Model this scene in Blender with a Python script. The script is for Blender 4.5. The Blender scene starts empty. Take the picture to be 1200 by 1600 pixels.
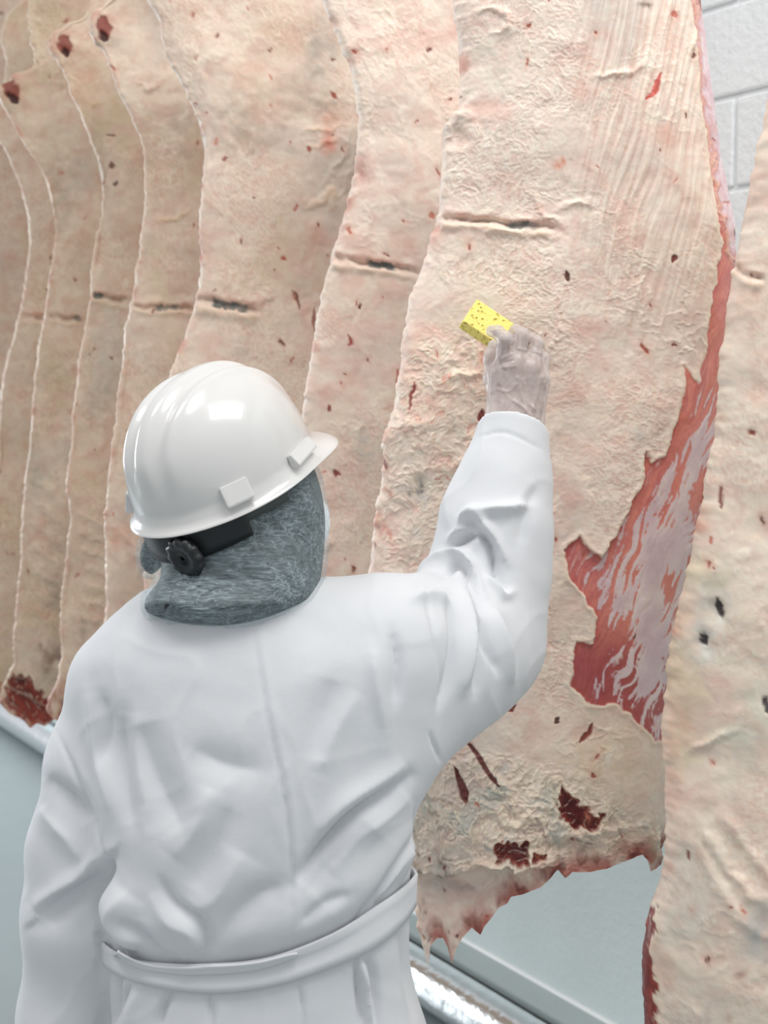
import bpy, math, random
import numpy as np
from mathutils import Vector
from mathutils.bvhtree import BVHTree

# ---------------------------------------------------------------- camera, world, lights
scene = bpy.context.scene
F = 50.0 / 36.0 * 1600.0                     # focal length in pixels of the 1200x1600 frame
CAM_Z = 1.75
PITCH = math.atan(190.0 / F)
cam_d = bpy.data.cameras.new('camera')
cam = bpy.data.objects.new('camera', cam_d)
scene.collection.objects.link(cam)
cam.location = (0, 0, CAM_Z)
cam.rotation_euler = (math.pi / 2 - PITCH, 0, 0)
cam_d.sensor_fit = 'VERTICAL'
cam_d.sensor_height = 36.0
cam_d.lens = 50.0
cam_d.clip_start = 0.05
cam_d.dof.use_dof = True
cam_d.dof.focus_distance = 2.02
cam_d.dof.aperture_fstop = 6.3
scene.camera = cam

scene.view_settings.view_transform = 'Standard'
scene.view_settings.look = 'None'
scene.view_settings.exposure = 0.0
scene.view_settings.gamma = 1.0
scene.view_settings.use_curve_mapping = False

world = bpy.data.worlds.new('world')
scene.world = world
world.use_nodes = True
bg = world.node_tree.nodes['Background']
bg.inputs[0].default_value = (0.95, 0.975, 1.0, 1)
bg.inputs[1].default_value = 0.66


def area(name, loc, target, size, power, color=(1, 1, 1), size_y=None):
    l = bpy.data.lights.new(name, 'AREA')
    l.energy = power
    l.color = color
    l.shape = 'RECTANGLE'
    l.size = size
    l.size_y = size_y or size
    o = bpy.data.objects.new(name, l)
    scene.collection.objects.link(o)
    o.location = loc
    o.rotation_euler = (Vector(target) - Vector(loc)).to_track_quat('-Z', 'Y').to_euler()
    return o


# ceiling fixtures over the aisle and daylight from the open end of the hall
area('ceiling_panel_lamp', (0.9, 0.75, 4.3), (0.4, 2.1, 1.3), 1.8, 58, (1, 0.985, 0.96), 1.1)
area('ceiling_panel_lamp', (-1.7, 1.3, 4.2), (-1.0, 2.9, 1.1), 1.6, 30, (1, 0.98, 0.96), 0.8)
area('window_daylight', (-5.4, 6.6, 1.9), (-1.2, 4.2, 0.9), 2.4, 150, (0.90, 0.96, 1.0), 2.0)

# ---------------------------------------------------------------- camera maths (metres <-> photo pixels)
FWD = np.array([0, math.cos(PITCH), -math.sin(PITCH)])
UPV = np.array([0, math.sin(PITCH), math.cos(PITCH)])


def at(px, py, Y):
    """World point seen at pixel (px, py) at depth y = Y."""
    d = FWD + np.array([1, 0, 0]) * (px - 600) / F + UPV * (800 - py) / F
    return np.array([0, 0, CAM_Z]) + d * (Y / d[1])


def to_px(p):
    q = p - np.array([0, 0, CAM_Z])
    zc = q @ FWD
    return 600 + F * q[..., 0] / zc, 800 - F * (q @ UPV) / zc


# ---------------------------------------------------------------- numpy noise
_perm = {}


def _table(seed):
    if seed not in _perm:
        r = np.random.RandomState(seed)
        a = r.rand(256) * 2 * np.pi
        _perm[seed] = (np.tile(r.permutation(256), 2), np.cos(a).astype(np.float32), np.sin(a).astype(np.float32))
    return _perm[seed]


def perlin(x, y, seed=0):
    P, gx, gy = _table(seed)
    xi = np.floor(x).astype(np.int64)
    yi = np.floor(y).astype(np.int64)
    xf = (x - xi).astype(np.float32)
    yf = (y - yi).astype(np.float32)
    xi &= 255
    yi &= 255
    u = xf * xf * xf * (xf * (xf * 6 - 15) + 10)
    v = yf * yf * yf * (yf * (yf * 6 - 15) + 10)

    def g(i, j, dx, dy):
        h = P[P[(xi + i) & 255] + ((yi + j) & 255)]
        return gx[h] * dx + gy[h] * dy
    a = g(0, 0, xf, yf)
    b = g(1, 0, xf - 1, yf)
    c = g(0, 1, xf, yf - 1)
    d = g(1, 1, xf - 1, yf - 1)
    return (a + (b - a) * u + (c + (d - c) * u - a - (b - a) * u) * v) * 1.5


def fbm(x, y, seed=0, oct=4, gain=0.5):
    s, a = 0, 1.0
    for k in range(oct):
        s = s + a * perlin(x * 2 ** k + 17.3 * k, y * 2 ** k - 9.1 * k, seed + k)
        a *= gain
    return s


def ridged(x, y, seed=0):
    return 1 - np.minimum(np.abs(perlin(x, y, seed)) * 1.8, 1)


def worley(x, y, seed=0):
    P, gx, gy = _table(seed)
    xi = np.floor(x).astype(np.int64)
    yi = np.floor(y).astype(np.int64)
    f1 = np.full(x.shape, 9.0, dtype=np.float32)
    f2 = np.full(x.shape, 9.0, dtype=np.float32)
    for i in (-1, 0, 1):
        for j in (-1, 0, 1):
            h = P[P[(xi + i) & 255] + ((yi + j) & 255)]
            dx = xi + i + 0.5 + 0.48 * gx[h] - x
            dy = yi + j + 0.5 + 0.48 * gy[h] - y
            d = np.sqrt(dx * dx + dy * dy)
            f2 = np.minimum(f2, np.maximum(f1, d))
            f1 = np.minimum(f1, d)
    return f1, f2


def sstep(a, b, x):
    t = np.clip((x - a) / (b - a), 0, 1)
    return t * t * (3 - 2 * t)


def lin(r, g, b):
    c = np.array([r, g, b], dtype=np.float64) / 255.0
    return np.where(c <= 0.04045, c / 12.92, ((c + 0.055) / 1.055) ** 2.4)


def catmull(pts, n=12):
    p = np.array(pts, dtype=float)
    if len(p) < 3:
        t = np.linspace(0, 1, n)[:, None]
        return p[0] * (1 - t) + p[-1] * t
    q = np.vstack([2 * p[0] - p[1], p, 2 * p[-1] - p[-2]])
    out = []
    for i in range(1, len(q) - 2):
        for t in np.linspace(0, 1, n, endpoint=False):
            out.append(0.5 * ((2 * q[i]) + (-q[i - 1] + q[i + 1]) * t + (2 * q[i - 1] - 5 * q[i] + 4 * q[i + 1] - q[i + 2]) * t * t
                              + (-q[i - 1] + 3 * q[i] - 3 * q[i + 1] + q[i + 2]) * t ** 3))
    out.append(p[-1])
    return np.array(out)


def polydist(X, Y, poly):
    """distance, side (+ right of travel in image axes), position 0..1 along the polyline"""
    best = np.full(X.shape, 1e9)
    side = np.ones(X.shape)
    pos = np.zeros(X.shape)
    seg = np.hypot(*(poly[1:] - poly[:-1]).T)
    cum = np.concatenate([[0], np.cumsum(seg)])
    for i in range(len(poly) - 1):
        ax, ay = poly[i]
        dx, dy = poly[i + 1] - poly[i]
        l2 = dx * dx + dy * dy + 1e-9
        t = np.clip(((X - ax) * dx + (Y - ay) * dy) / l2, 0, 1)
        ex = X - ax - t * dx
        ey = Y - ay - t * dy
        d = np.hypot(ex, ey)
        m = d < best
        best = np.where(m, d, best)
        side = np.where(m, np.sign(dx * ey - dy * ex), side)
        pos = np.where(m, (cum[i] + t * seg[i]) / cum[-1], pos)
    return best, side, pos


def polysdf(X, Y, poly):
    """signed distance to a closed polygon, negative inside"""
    p = np.array(poly, dtype=float)
    d, _, _ = polydist(X, Y, np.vstack([p, p[:1]]))
    inside = np.zeros(X.shape, dtype=bool)
    j = len(p) - 1
    for i in range(len(p)):
        c = ((p[i, 1] > Y) != (p[j, 1] > Y)) & (X < (p[j, 0] - p[i, 0]) * (Y - p[i, 1]) / (p[j, 1] - p[i, 1] + 1e-12) + p[i, 0])
        inside ^= c
        j = i
    return np.where(inside, -d, d)


# ---------------------------------------------------------------- mesh helpers
def mesh_from(name, verts, faces, smooth=True):
    """faces: list of (n,k) int arrays or lists of index tuples"""
    me = bpy.data.meshes.new(name)
    verts = np.asarray(verts, dtype=np.float32)
    loops, starts, n = [], [], 0
    for f in faces:
        f = np.asarray(f, dtype=np.int32)
        if f.size == 0:
            continue
        loops.append(f.ravel())
        starts.append(n + np.arange(len(f)) * f.shape[1])
        n += f.size
    me.vertices.add(len(verts))
    me.vertices.foreach_set('co', verts.ravel())
    st = np.concatenate(starts).astype(np.int32)
    me.loops.add(n)
    me.loops.foreach_set('vertex_index', np.concatenate(loops))
    me.polygons.add(len(st))
    me.polygons.foreach_set('loop_start', st)
    me.update(calc_edges=True)
    me.validate()
    me.polygons.foreach_set('use_smooth', np.full(len(me.polygons), smooth))
    return me


def link(name, me, mat=None, parent=None, **props):
    o = bpy.data.objects.new(name, me)
    scene.collection.objects.link(o)
    if mat is not None and me is not None:
        me.materials.clear()
        me.materials.append(mat)
    if parent is not None:
        o.parent = parent
    for k, v in props.items():
        o[k] = v
    return o


def set_color(me, rgb, name='Col'):
    a = me.color_attributes.new(name, 'FLOAT_COLOR', 'POINT')
    c = np.ones((len(rgb), 4), dtype=np.float32)
    c[:, :3] = rgb
    a.data.foreach_set('color', c.ravel())


def set_float(me, val, name):
    a = me.attributes.new(name, 'FLOAT', 'POINT')
    a.data.foreach_set('value', np.asarray(val, dtype=np.float32))


def box_mesh(name, sx, sy, sz, bevel=0.0, seg=1):
    import bmesh
    bm = bmesh.new()
    bmesh.ops.create_cube(bm, size=1)
    for v in bm.verts:
        v.co = Vector((v.co.x * sx, v.co.y * sy, v.co.z * sz))
    if bevel > 0:
        bmesh.ops.bevel(bm, geom=bm.edges[:], offset=bevel, segments=seg, affect='EDGES', profile=0.6)
    me = bpy.data.meshes.new(name)
    bm.to_mesh(me)
    bm.free()
    return me


def sweep(path, radius, nseg=10, flat=1.0):
    """tube along path -> verts, faces"""
    p = np.asarray(path, dtype=float)
    r = np.broadcast_to(np.asarray(radius, dtype=float), (len(p),))
    t = np.gradient(p, axis=0)
    t /= np.linalg.norm(t, axis=1)[:, None]
    up = np.array([0, 0, 1.0])
    V = []
    for i in range(len(p)):
        a = np.cross(t[i], up)
        if np.linalg.norm(a) < 1e-3:
            a = np.cross(t[i], np.array([0, 1.0, 0]))
        a /= np.linalg.norm(a)
        b = np.cross(a, t[i])
        for k in range(nseg):
            an = 2 * math.pi * k / nseg
            V.append(p[i] + r[i] * (a * math.cos(an) + b * math.sin(an) * flat))
    Q = []
    for i in range(len(p) - 1):
        for k in range(nseg):
            Q.append((i * nseg + k, i * nseg + (k + 1) % nseg, (i + 1) * nseg + (k + 1) % nseg, (i + 1) * nseg + k))
    caps = [tuple(range(nseg))[::-1], tuple((len(p) - 1) * nseg + k for k in range(nseg))]
    return np.array(V), [np.array(Q), np.array(caps)]


# ---- signed distance shapes and a surface-net mesher
def smin(a, b, k):
    h = np.maximum(k - np.abs(a - b), 0) / k
    return np.minimum(a, b) - h * h * k * 0.25


def roundcone(P, a, b, ra, rb):
    a = np.asarray(a, dtype=np.float32)
    b = np.asarray(b, dtype=np.float32)
    d = b - a
    t = np.clip((P - a) @ d / (d @ d + 1e-12), 0, 1)
    q = P - a - t[..., None] * d
    return np.sqrt((q * q).sum(-1)) - (ra + (rb - ra) * t)


def chain(P, pts, k=0.02):
    """pts: list of (xyz, r)"""
    f = None
    for (a, ra), (b, rb) in zip(pts[:-1], pts[1:]):
        g = roundcone(P, a, b, ra, rb)
        f = g if f is None else smin(f, g, k)
    return f


def ellipsoid(P, c, r, M=None):
    q = P - np.asarray(c, dtype=np.float32)
    if M is not None:
        q = q @ np.asarray(M, dtype=np.float32).T
    r = np.asarray(r, dtype=np.float32)
    k0 = np.sqrt(((q / r) ** 2).sum(-1))
    k1 = np.sqrt(((q / (r * r)) ** 2).sum(-1)) + 1e-9
    return k0 * (k0 - 1) / k1


def surface_net(func, lo, hi, h):
    lo = np.asarray(lo, dtype=np.float32)
    n = np.ceil((np.asarray(hi) - lo) / h).astype(int) + 1
    ax = [lo[i] + h * np.arange(n[i], dtype=np.float32) for i in range(3)]
    vals = np.empty(n, dtype=np.float32)
    step = max(1, int(400000 / (n[1] * n[2])))
    for i in range(0, n[0], step):
        G = np.stack(np.meshgrid(ax[0][i:i + step], ax[1], ax[2], indexing='ij'), -1)
        vals[i:i + step] = func(G)
    s = vals < 0
    c = np.zeros(n - 1, dtype=np.int8)
    for dx in (0, 1):
        for dy in (0, 1):
            for dz in (0, 1):
                c += s[dx:n[0] - 1 + dx, dy:n[1] - 1 + dy, dz:n[2] - 1 + dz]
    act = (c > 0) & (c < 8)
    idx = np.full(n - 1, -1, dtype=np.int64)
    I, J, K = np.nonzero(act)
    idx[I, J, K] = np.arange(len(I))
    acc = np.zeros((len(I), 3))
    cnt = np.zeros(len(I))
    cor = [(x, y, z) for x in (0, 1) for y in (0, 1) for z in (0, 1)]
    for a in cor:
        for d in range(3):
            if a[d] == 1:
                continue
            b = list(a)
            b[d] = 1
            va = vals[I + a[0], J + a[1], K + a[2]]
            vb = vals[I + b[0], J + b[1], K + b[2]]
            m = (va < 0) != (vb < 0)
            t = np.where(m, va / np.where(m, va - vb, 1), 0)
            p = np.array(a, dtype=float)[None, :] + t[:, None] * (np.array(b) - np.array(a))[None, :]
            acc += np.where(m[:, None], p, 0)
            cnt += m
    V = (acc / cnt[:, None] + np.stack([I, J, K], -1)) * h + lo
    faces = []
    for d in range(3):
        e1, e2 = (d + 1) % 3, (d + 2) % 3
        sl0 = [slice(None)] * 3
        sl1 = [slice(None)] * 3
        sl0[d] = slice(0, n[d] - 1)
        sl1[d] = slice(1, n[d])
        s0, s1 = s[tuple(sl0)], s[tuple(sl1)]
        m = s0 != s1
        for q in (e1, e2):
            w = [slice(None)] * 3
            w[q] = slice(0, 1)
            m[tuple(w)] = False
            w[q] = slice(n[q] - 1, None)
            m[tuple(w)] = False
        A = np.stack(np.nonzero(m), -1)
        if len(A) == 0:
            continue
        flip = s0[A[:, 0], A[:, 1], A[:, 2]]
        u1 = np.zeros(3, int); u1[e1] = 1
        u2 = np.zeros(3, int); u2[e2] = 1
        def gi(o):
            B = A - o
            return idx[B[:, 0], B[:, 1], B[:, 2]]
        q = np.stack([gi(u1 + u2), gi(u2), gi(0 * u1), gi(u1)], -1)
        q[~flip] = q[~flip][:, ::-1]
        faces.append(q)
    return V, np.concatenate(faces)


def vnormals(V, Q):
    n = np.zeros_like(V)
    fn = np.cross(V[Q[:, 2]] - V[Q[:, 0]], V[Q[:, 3]] - V[Q[:, 1]])
    for k in range(4):
        for c in range(3):
            n[:, c] += np.bincount(Q[:, k], fn[:, c], len(V))
    return n / (np.linalg.norm(n, axis=1)[:, None] + 1e-12)


def laplace(V, Q, it=1, lam=0.5):
    a = np.concatenate([Q[:, 0], Q[:, 1], Q[:, 2], Q[:, 3]])
    b = np.concatenate([Q[:, 1], Q[:, 2], Q[:, 3], Q[:, 0]])
    cnt = np.bincount(a, minlength=len(V))[:, None] + np.bincount(b, minlength=len(V))[:, None] + 1e-9
    for _ in range(it):
        s = np.zeros_like(V)
        for c in range(3):
            s[:, c] = np.bincount(a, V[b, c], len(V)) + np.bincount(b, V[a, c], len(V))
        V = V + lam * (s / cnt - V)
    return V


# ---------------------------------------------------------------- materials
def new_mat(name):
    m = bpy.data.materials.new(name)
    m.use_nodes = True
    nt = m.node_tree
    return m, nt, nt.nodes, nt.links, nt.nodes['Principled BSDF']


def simple(name, rgb, rough=0.5, metal=0.0, bump=None, var=0.0, spec=0.5, coat=0.0):
    m, nt, N, L, b = new_mat(name)
    b.inputs['Base Color'].default_value = (*rgb, 1)
    b.inputs['Roughness'].default_value = rough
    b.inputs['Metallic'].default_value = metal
    b.inputs['Specular IOR Level'].default_value = spec
    b.inputs['Coat Weight'].default_value = coat
    tc = N.new('ShaderNodeTexCoord')
    if var:
        nz = N.new('ShaderNodeTexNoise')
        nz.inputs['Scale'].default_value = 6
        nz.inputs['Detail'].default_value = 6
        L.new(tc.outputs['Object'], nz.inputs['Vector'])
        mx = N.new('ShaderNodeMixRGB')
        mx.inputs[1].default_value = (*[c * (1 - var) for c in rgb], 1)
        mx.inputs[2].default_value = (*[min(1, c * (1 + var)) for c in rgb], 1)
        L.new(nz.outputs['Fac'], mx.inputs[0])
        L.new(mx.outputs[0], b.inputs['Base Color'])
    if bump:
        nz = N.new('ShaderNodeTexNoise')
        nz.inputs['Scale'].default_value = bump[0]
        nz.inputs['Detail'].default_value = 4
        L.new(tc.outputs['Object'], nz.inputs['Vector'])
        bp = N.new('ShaderNodeBump')
        bp.inputs['Strength'].default_value = bump[1]
        bp.inputs['Distance'].default_value = bump[2]
        L.new(nz.outputs['Fac'], bp.inputs['Height'])
        L.new(bp.outputs[0], b.inputs['Normal'])
    return m


def meat_material():
    m, nt, N, L, b = new_mat('chilled_beef')
    at_ = N.new('ShaderNodeVertexColor')
    at_.layer_name = 'Col'
    gl = N.new('ShaderNodeAttribute')
    gl.attribute_name = 'gloss'
    tc = N.new('ShaderNodeTexCoord')
    n1 = N.new('ShaderNodeTexNoise')
    n1.inputs['Scale'].default_value = 260
    n1.inputs['Detail'].default_value = 5
    n1.inputs['Roughness'].default_value = 0.65
    n2 = N.new('ShaderNodeTexNoise')
    n2.inputs['Scale'].default_value = 60
    n2.inputs['Detail'].default_value = 6
    n2.inputs['Distortion'].default_value = 0.6
    for n in (n1, n2):
        L.new(tc.outputs['Object'], n.inputs['Vector'])
    add = N.new('ShaderNodeMath')
    add.operation = 'MULTIPLY_ADD'
    L.new(n2.outputs['Fac'], add.inputs[0])
    add.inputs[1].default_value = 0.8
    L.new(n1.outputs['Fac'], add.inputs[2])
    bp = N.new('ShaderNodeBump')
    bp.inputs['Strength'].default_value = 0.4
    bp.inputs['Distance'].default_value = 0.0009
    L.new(add.outputs[0], bp.inputs['Height'])
    L.new(bp.outputs[0], b.inputs['Normal'])
    # fine colour mottling
    hs = N.new('ShaderNodeMixRGB')
    hs.blend_type = 'SOFT_LIGHT'
    hs.inputs[0].default_value = 0.30
    L.new(at_.outputs['Color'], hs.inputs[1])
    L.new(n2.outputs['Fac'], hs.inputs[2])
    L.new(hs.outputs[0], b.inputs['Base Color'])
    mr = N.new('ShaderNodeMapRange')
    mr.inputs['To Min'].default_value = 0.62
    mr.inputs['To Max'].default_value = 0.24
    L.new(gl.outputs['Fac'], mr.inputs['Value'])
    L.new(mr.outputs[0], b.inputs['Roughness'])
    b.inputs['Specular IOR Level'].default_value = 0.38
    b.inputs['Subsurface Weight'].default_value = 0.3
    b.inputs['Subsurface Radius'].default_value = (1.0, 0.45, 0.3)
    b.inputs['Subsurface Scale'].default_value = 0.006
    return m


def cloth_material():
    m, nt, N, L, b = new_mat('white_cotton_twill')
    b.inputs['Base Color'].default_value = (0.69, 0.70, 0.72, 1)
    b.inputs['Roughness'].default_value = 0.88
    b.inputs['Specular IOR Level'].default_value = 0.25
    b.inputs['Sheen Weight'].default_value = 0.15
    tc = N.new('ShaderNodeTexCoord')
    n1 = N.new('ShaderNodeTexNoise')
    n1.inputs['Scale'].default_value = 900
    n1.inputs['Detail'].default_value = 2
    n2 = N.new('ShaderNodeTexNoise')
    n2.inputs['Scale'].default_value = 22
    n2.inputs['Detail'].default_value = 3
    for n in (n1, n2):
        L.new(tc.outputs['Object'], n.inputs['Vector'])
    b1 = N.new('ShaderNodeBump')
    b1.inputs['Strength'].default_value = 0.25
    b1.inputs['Distance'].default_value = 0.0006
    b2 = N.new('ShaderNodeBump')
    b2.inputs['Strength'].default_value = 0.25
    b2.inputs['Distance'].default_value = 0.004
    L.new(n1.outputs['Fac'], b1.inputs['Height'])
    L.new(n2.outputs['Fac'], b2.inputs['Height'])
    L.new(b2.outputs[0], b1.inputs['Normal'])
    L.new(b1.outputs[0], b.inputs['Normal'])
    return m


def see_through(name, rgb, rough, kind, lo, hi):
    """thin translucent film or fleece: opacity between lo and hi after a fibre or haze pattern"""
    m, nt, N, L, b = new_mat(name)
    b.inputs['Base Color'].default_value = (*rgb, 1)
    b.inputs['Roughness'].default_value = rough
    b.inputs['Specular IOR Level'].default_value = 0.5
    tc = N.new('ShaderNodeTexCoord')
    fac = None
    if kind == 'fibre':
        prev = None
        for k, (rot, sc, st) in enumerate([((0.3, 0.5, 0.2), 110, 0.14), ((0.9, -0.7, 1.1), 130, 0.12), ((-0.6, 0.2, 2.2), 150, 0.14)]):
            mp = N.new('ShaderNodeMapping')
            mp.inputs['Rotation'].default_value = rot
            mp.inputs['Scale'].default_value = (st, 1, 1)
            L.new(tc.outputs['Object'], mp.inputs['Vector'])
            n = N.new('ShaderNodeTexNoise')
            n.inputs['Scale'].default_value = sc
            n.inputs['Detail'].default_value = 6
            n.inputs['Distortion'].default_value = 1.5
            L.new(mp.outputs[0], n.inputs['Vector'])
            s = N.new('ShaderNodeMath'); s.operation = 'SUBTRACT'; s.inputs[1].default_value = 0.5
            L.new(n.outputs['Fac'], s.inputs[0])
            ab = N.new('ShaderNodeMath'); ab.operation = 'ABSOLUTE'
            L.new(s.outputs[0], ab.inputs[0])
            r = N.new('ShaderNodeMapRange')
            r.inputs['From Min'].default_value = 0.0
            r.inputs['From Max'].default_value = 0.07
            r.inputs['To Min'].default_value = 1
            r.inputs['To Max'].default_value = 0
            L.new(ab.outputs[0], r.inputs['Value'])
            if prev is None:
                prev = r.outputs[0]
            else:
                mx = N.new('ShaderNodeMath'); mx.operation = 'ADD'
                L.new(prev, mx.inputs[0]); L.new(r.outputs[0], mx.inputs[1])
                prev = mx.outputs[0]
        big = N.new('ShaderNodeTexNoise')
        big.inputs['Scale'].default_value = 16
        big.inputs['Detail'].default_value = 4
        L.new(tc.outputs['Object'], big.inputs['Vector'])
        mu = N.new('ShaderNodeMath'); mu.operation = 'MULTIPLY'
        L.new(prev, mu.inputs[0]); L.new(big.outputs['Fac'], mu.inputs[1])
        fac = mu.outputs[0]
        fmax = 1.3
    else:
        n = N.new('ShaderNodeTexNoise')
        n.inputs['Scale'].default_value = 45
        n.inputs['Detail'].default_value = 4
        n.inputs['Distortion'].default_value = 2
        L.new(tc.outputs['Object'], n.inputs['Vector'])
        fac = n.outputs['Fac']
        fmax = 1.0
    mr = N.new('ShaderNodeMapRange')
    mr.inputs['From Max'].default_value = fmax
    mr.inputs['To Min'].default_value = lo
    mr.inputs['To Max'].default_value = hi
    L.new(fac, mr.inputs['Value'])
    L.new(mr.outputs[0], b.inputs['Alpha'])
    return m


M_meat = meat_material()
M_cloth = cloth_material()
M_hat = simple('glossy_white_plastic', (0.68, 0.67, 0.655), 0.2, coat=0.4)
M_black = simple('black_plastic', (0.012, 0.014, 0.016), 0.4)
M_grey = simple('dark_grey_strap', (0.05, 0.06, 0.06), 0.6)
M_hair = simple('dark_hair', (0.012, 0.016, 0.018), 0.6, bump=(90, 0.6, 0.004))
M_net = see_through('hair_net_fleece', (0.62, 0.76, 0.80), 0.8, 'fibre', 0.10, 0.46)
M_glove = see_through('thin_vinyl_glove', (0.74, 0.67, 0.65), 0.30, 'haze', 0.30, 0.75)
M_skin = simple('skin', (0.44, 0.28, 0.22), 0.5)
M_mask = simple('white_mask_fabric', (0.8, 0.82, 0.84), 0.9)
M_boot = simple('white_rubber', (0.75, 0.76, 0.76), 0.45)
M_trouser = simple('white_trouser_cotton', (0.7, 0.72, 0.75), 0.9)
M_block = simple('painted_concrete_block', (0.83, 0.855, 0.87), 0.42, bump=(55, 0.55, 0.006), var=0.03)
M_mortar = simple('painted_mortar', (0.80, 0.825, 0.84), 0.5, bump=(60, 0.5, 0.004))
M_panel = simple('pebbled_wall_panel', (0.68, 0.755, 0.755), 0.4, bump=(45, 0.35, 0.006), var=0.05)
M_floor = simple('grey_green_epoxy_floor', (0.34, 0.385, 0.395), 0.26, bump=(60, 0.3, 0.002), var=0.06)
M_kerb = simple('grey_kerb_coating', (0.42, 0.48, 0.48), 0.35, bump=(30, 0.3, 0.004), var=0.06)
M_steel = simple('dented_stainless_steel', (0.82, 0.85, 0.87), 0.22, metal=1.0, bump=(30, 0.4, 0.010))
M_highlight = simple('white_edge_highlight', (0.86, 0.88, 0.88), 0.35)  # white stands for light caught on the kerb edge
M_joint = simple('dark_sealant', (0.03, 0.035, 0.035), 0.6)

# ---------------------------------------------------------------- the room
W0 = np.array([0.749, 3.20])                     # a point of the block wall in plan, and its direction away from the camera
WD = np.array([-0.528, 0.849])
WN = np.array([-0.849, -0.528])                  # towards the room
WANG = math.atan2(WD[1], WD[0])


def wall_pt(t, off, z):
    p = W0 + WD * t + WN * off
    return (p[0], p[1], z)


def wall_box(name, mat, t0, t1, off0, off1, z0, z1, parent=None, bevel=0.0, **props):
    me = box_mesh(name, abs(t1 - t0), abs(off1 - off0), abs(z1 - z0), bevel, 2)
    o = link(name, me, mat, parent, **props)
    o.location = wall_pt((t0 + t1) / 2, (off0 + off1) / 2, (z0 + z1) / 2)
    o.rotation_euler = (0, 0, WANG)
    return o


fl = link('floor', mesh_from('floor', [(-9, -3, 0), (4, -3, 0), (4, 14, 0), (-9, 14, 0)], [[(0, 1, 2, 3)]], False), M_floor, kind='structure')
wall = wall_box('wall_right', M_mortar, -4.0, 12.0, -0.22, -0.008, 0.0, 3.6, kind='structure')
inv = wall.matrix_basis.inverted()
lp = wall_box('lower_panel', M_panel, -3.9, 11.9, -0.008, 0.006, 0.05, 1.42, None, 0.003)
lp.parent = wall
lp.matrix_parent_inverse = inv
blk = box_mesh('block', 0.39, 0.03, 0.19, 0.006, 2)
for r in range(11):
    for c in range(-3, 11):
        z = 1.4915 + 0.2 * r
        t = c * 0.4 - 0.235 + (0.2 if r % 2 else 0.0)
        o = link('block', blk, M_block)
        o.location = wall_pt(t, -0.014, z)
        o.rotation_euler = (0, 0, WANG)
        o.parent = wall
        o.matrix_parent_inverse = inv
KT = 0.155
wall_box('trim_1', M_kerb, -3.9, 11.9, 0.006, 0.10, 0.0, KT, bevel=0.008, kind='structure')
tr = np.linspace(-3.5, 11.5, 60)
V, Fc = sweep([wall_pt(t, 0.180, 0.098) for t in tr], 0.068, 24)
link('trim_2', mesh_from('trim_2', V, Fc), M_steel, kind='structure')
V, Fc = sweep([wall_pt(t, 0.107, 0.124) for t in tr], 0.009, 8)
link('trim_3', mesh_from('trim_3', V, Fc), M_joint, kind='structure')
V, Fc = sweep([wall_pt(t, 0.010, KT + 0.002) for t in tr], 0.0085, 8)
link('trim_4', mesh_from('trim_4', V, Fc), M_highlight, kind='structure')  # added white rod: painted highlight along the kerb's top edge

# ---------------------------------------------------------------- beef sides
rng = np.random.RandomState(7)


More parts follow.
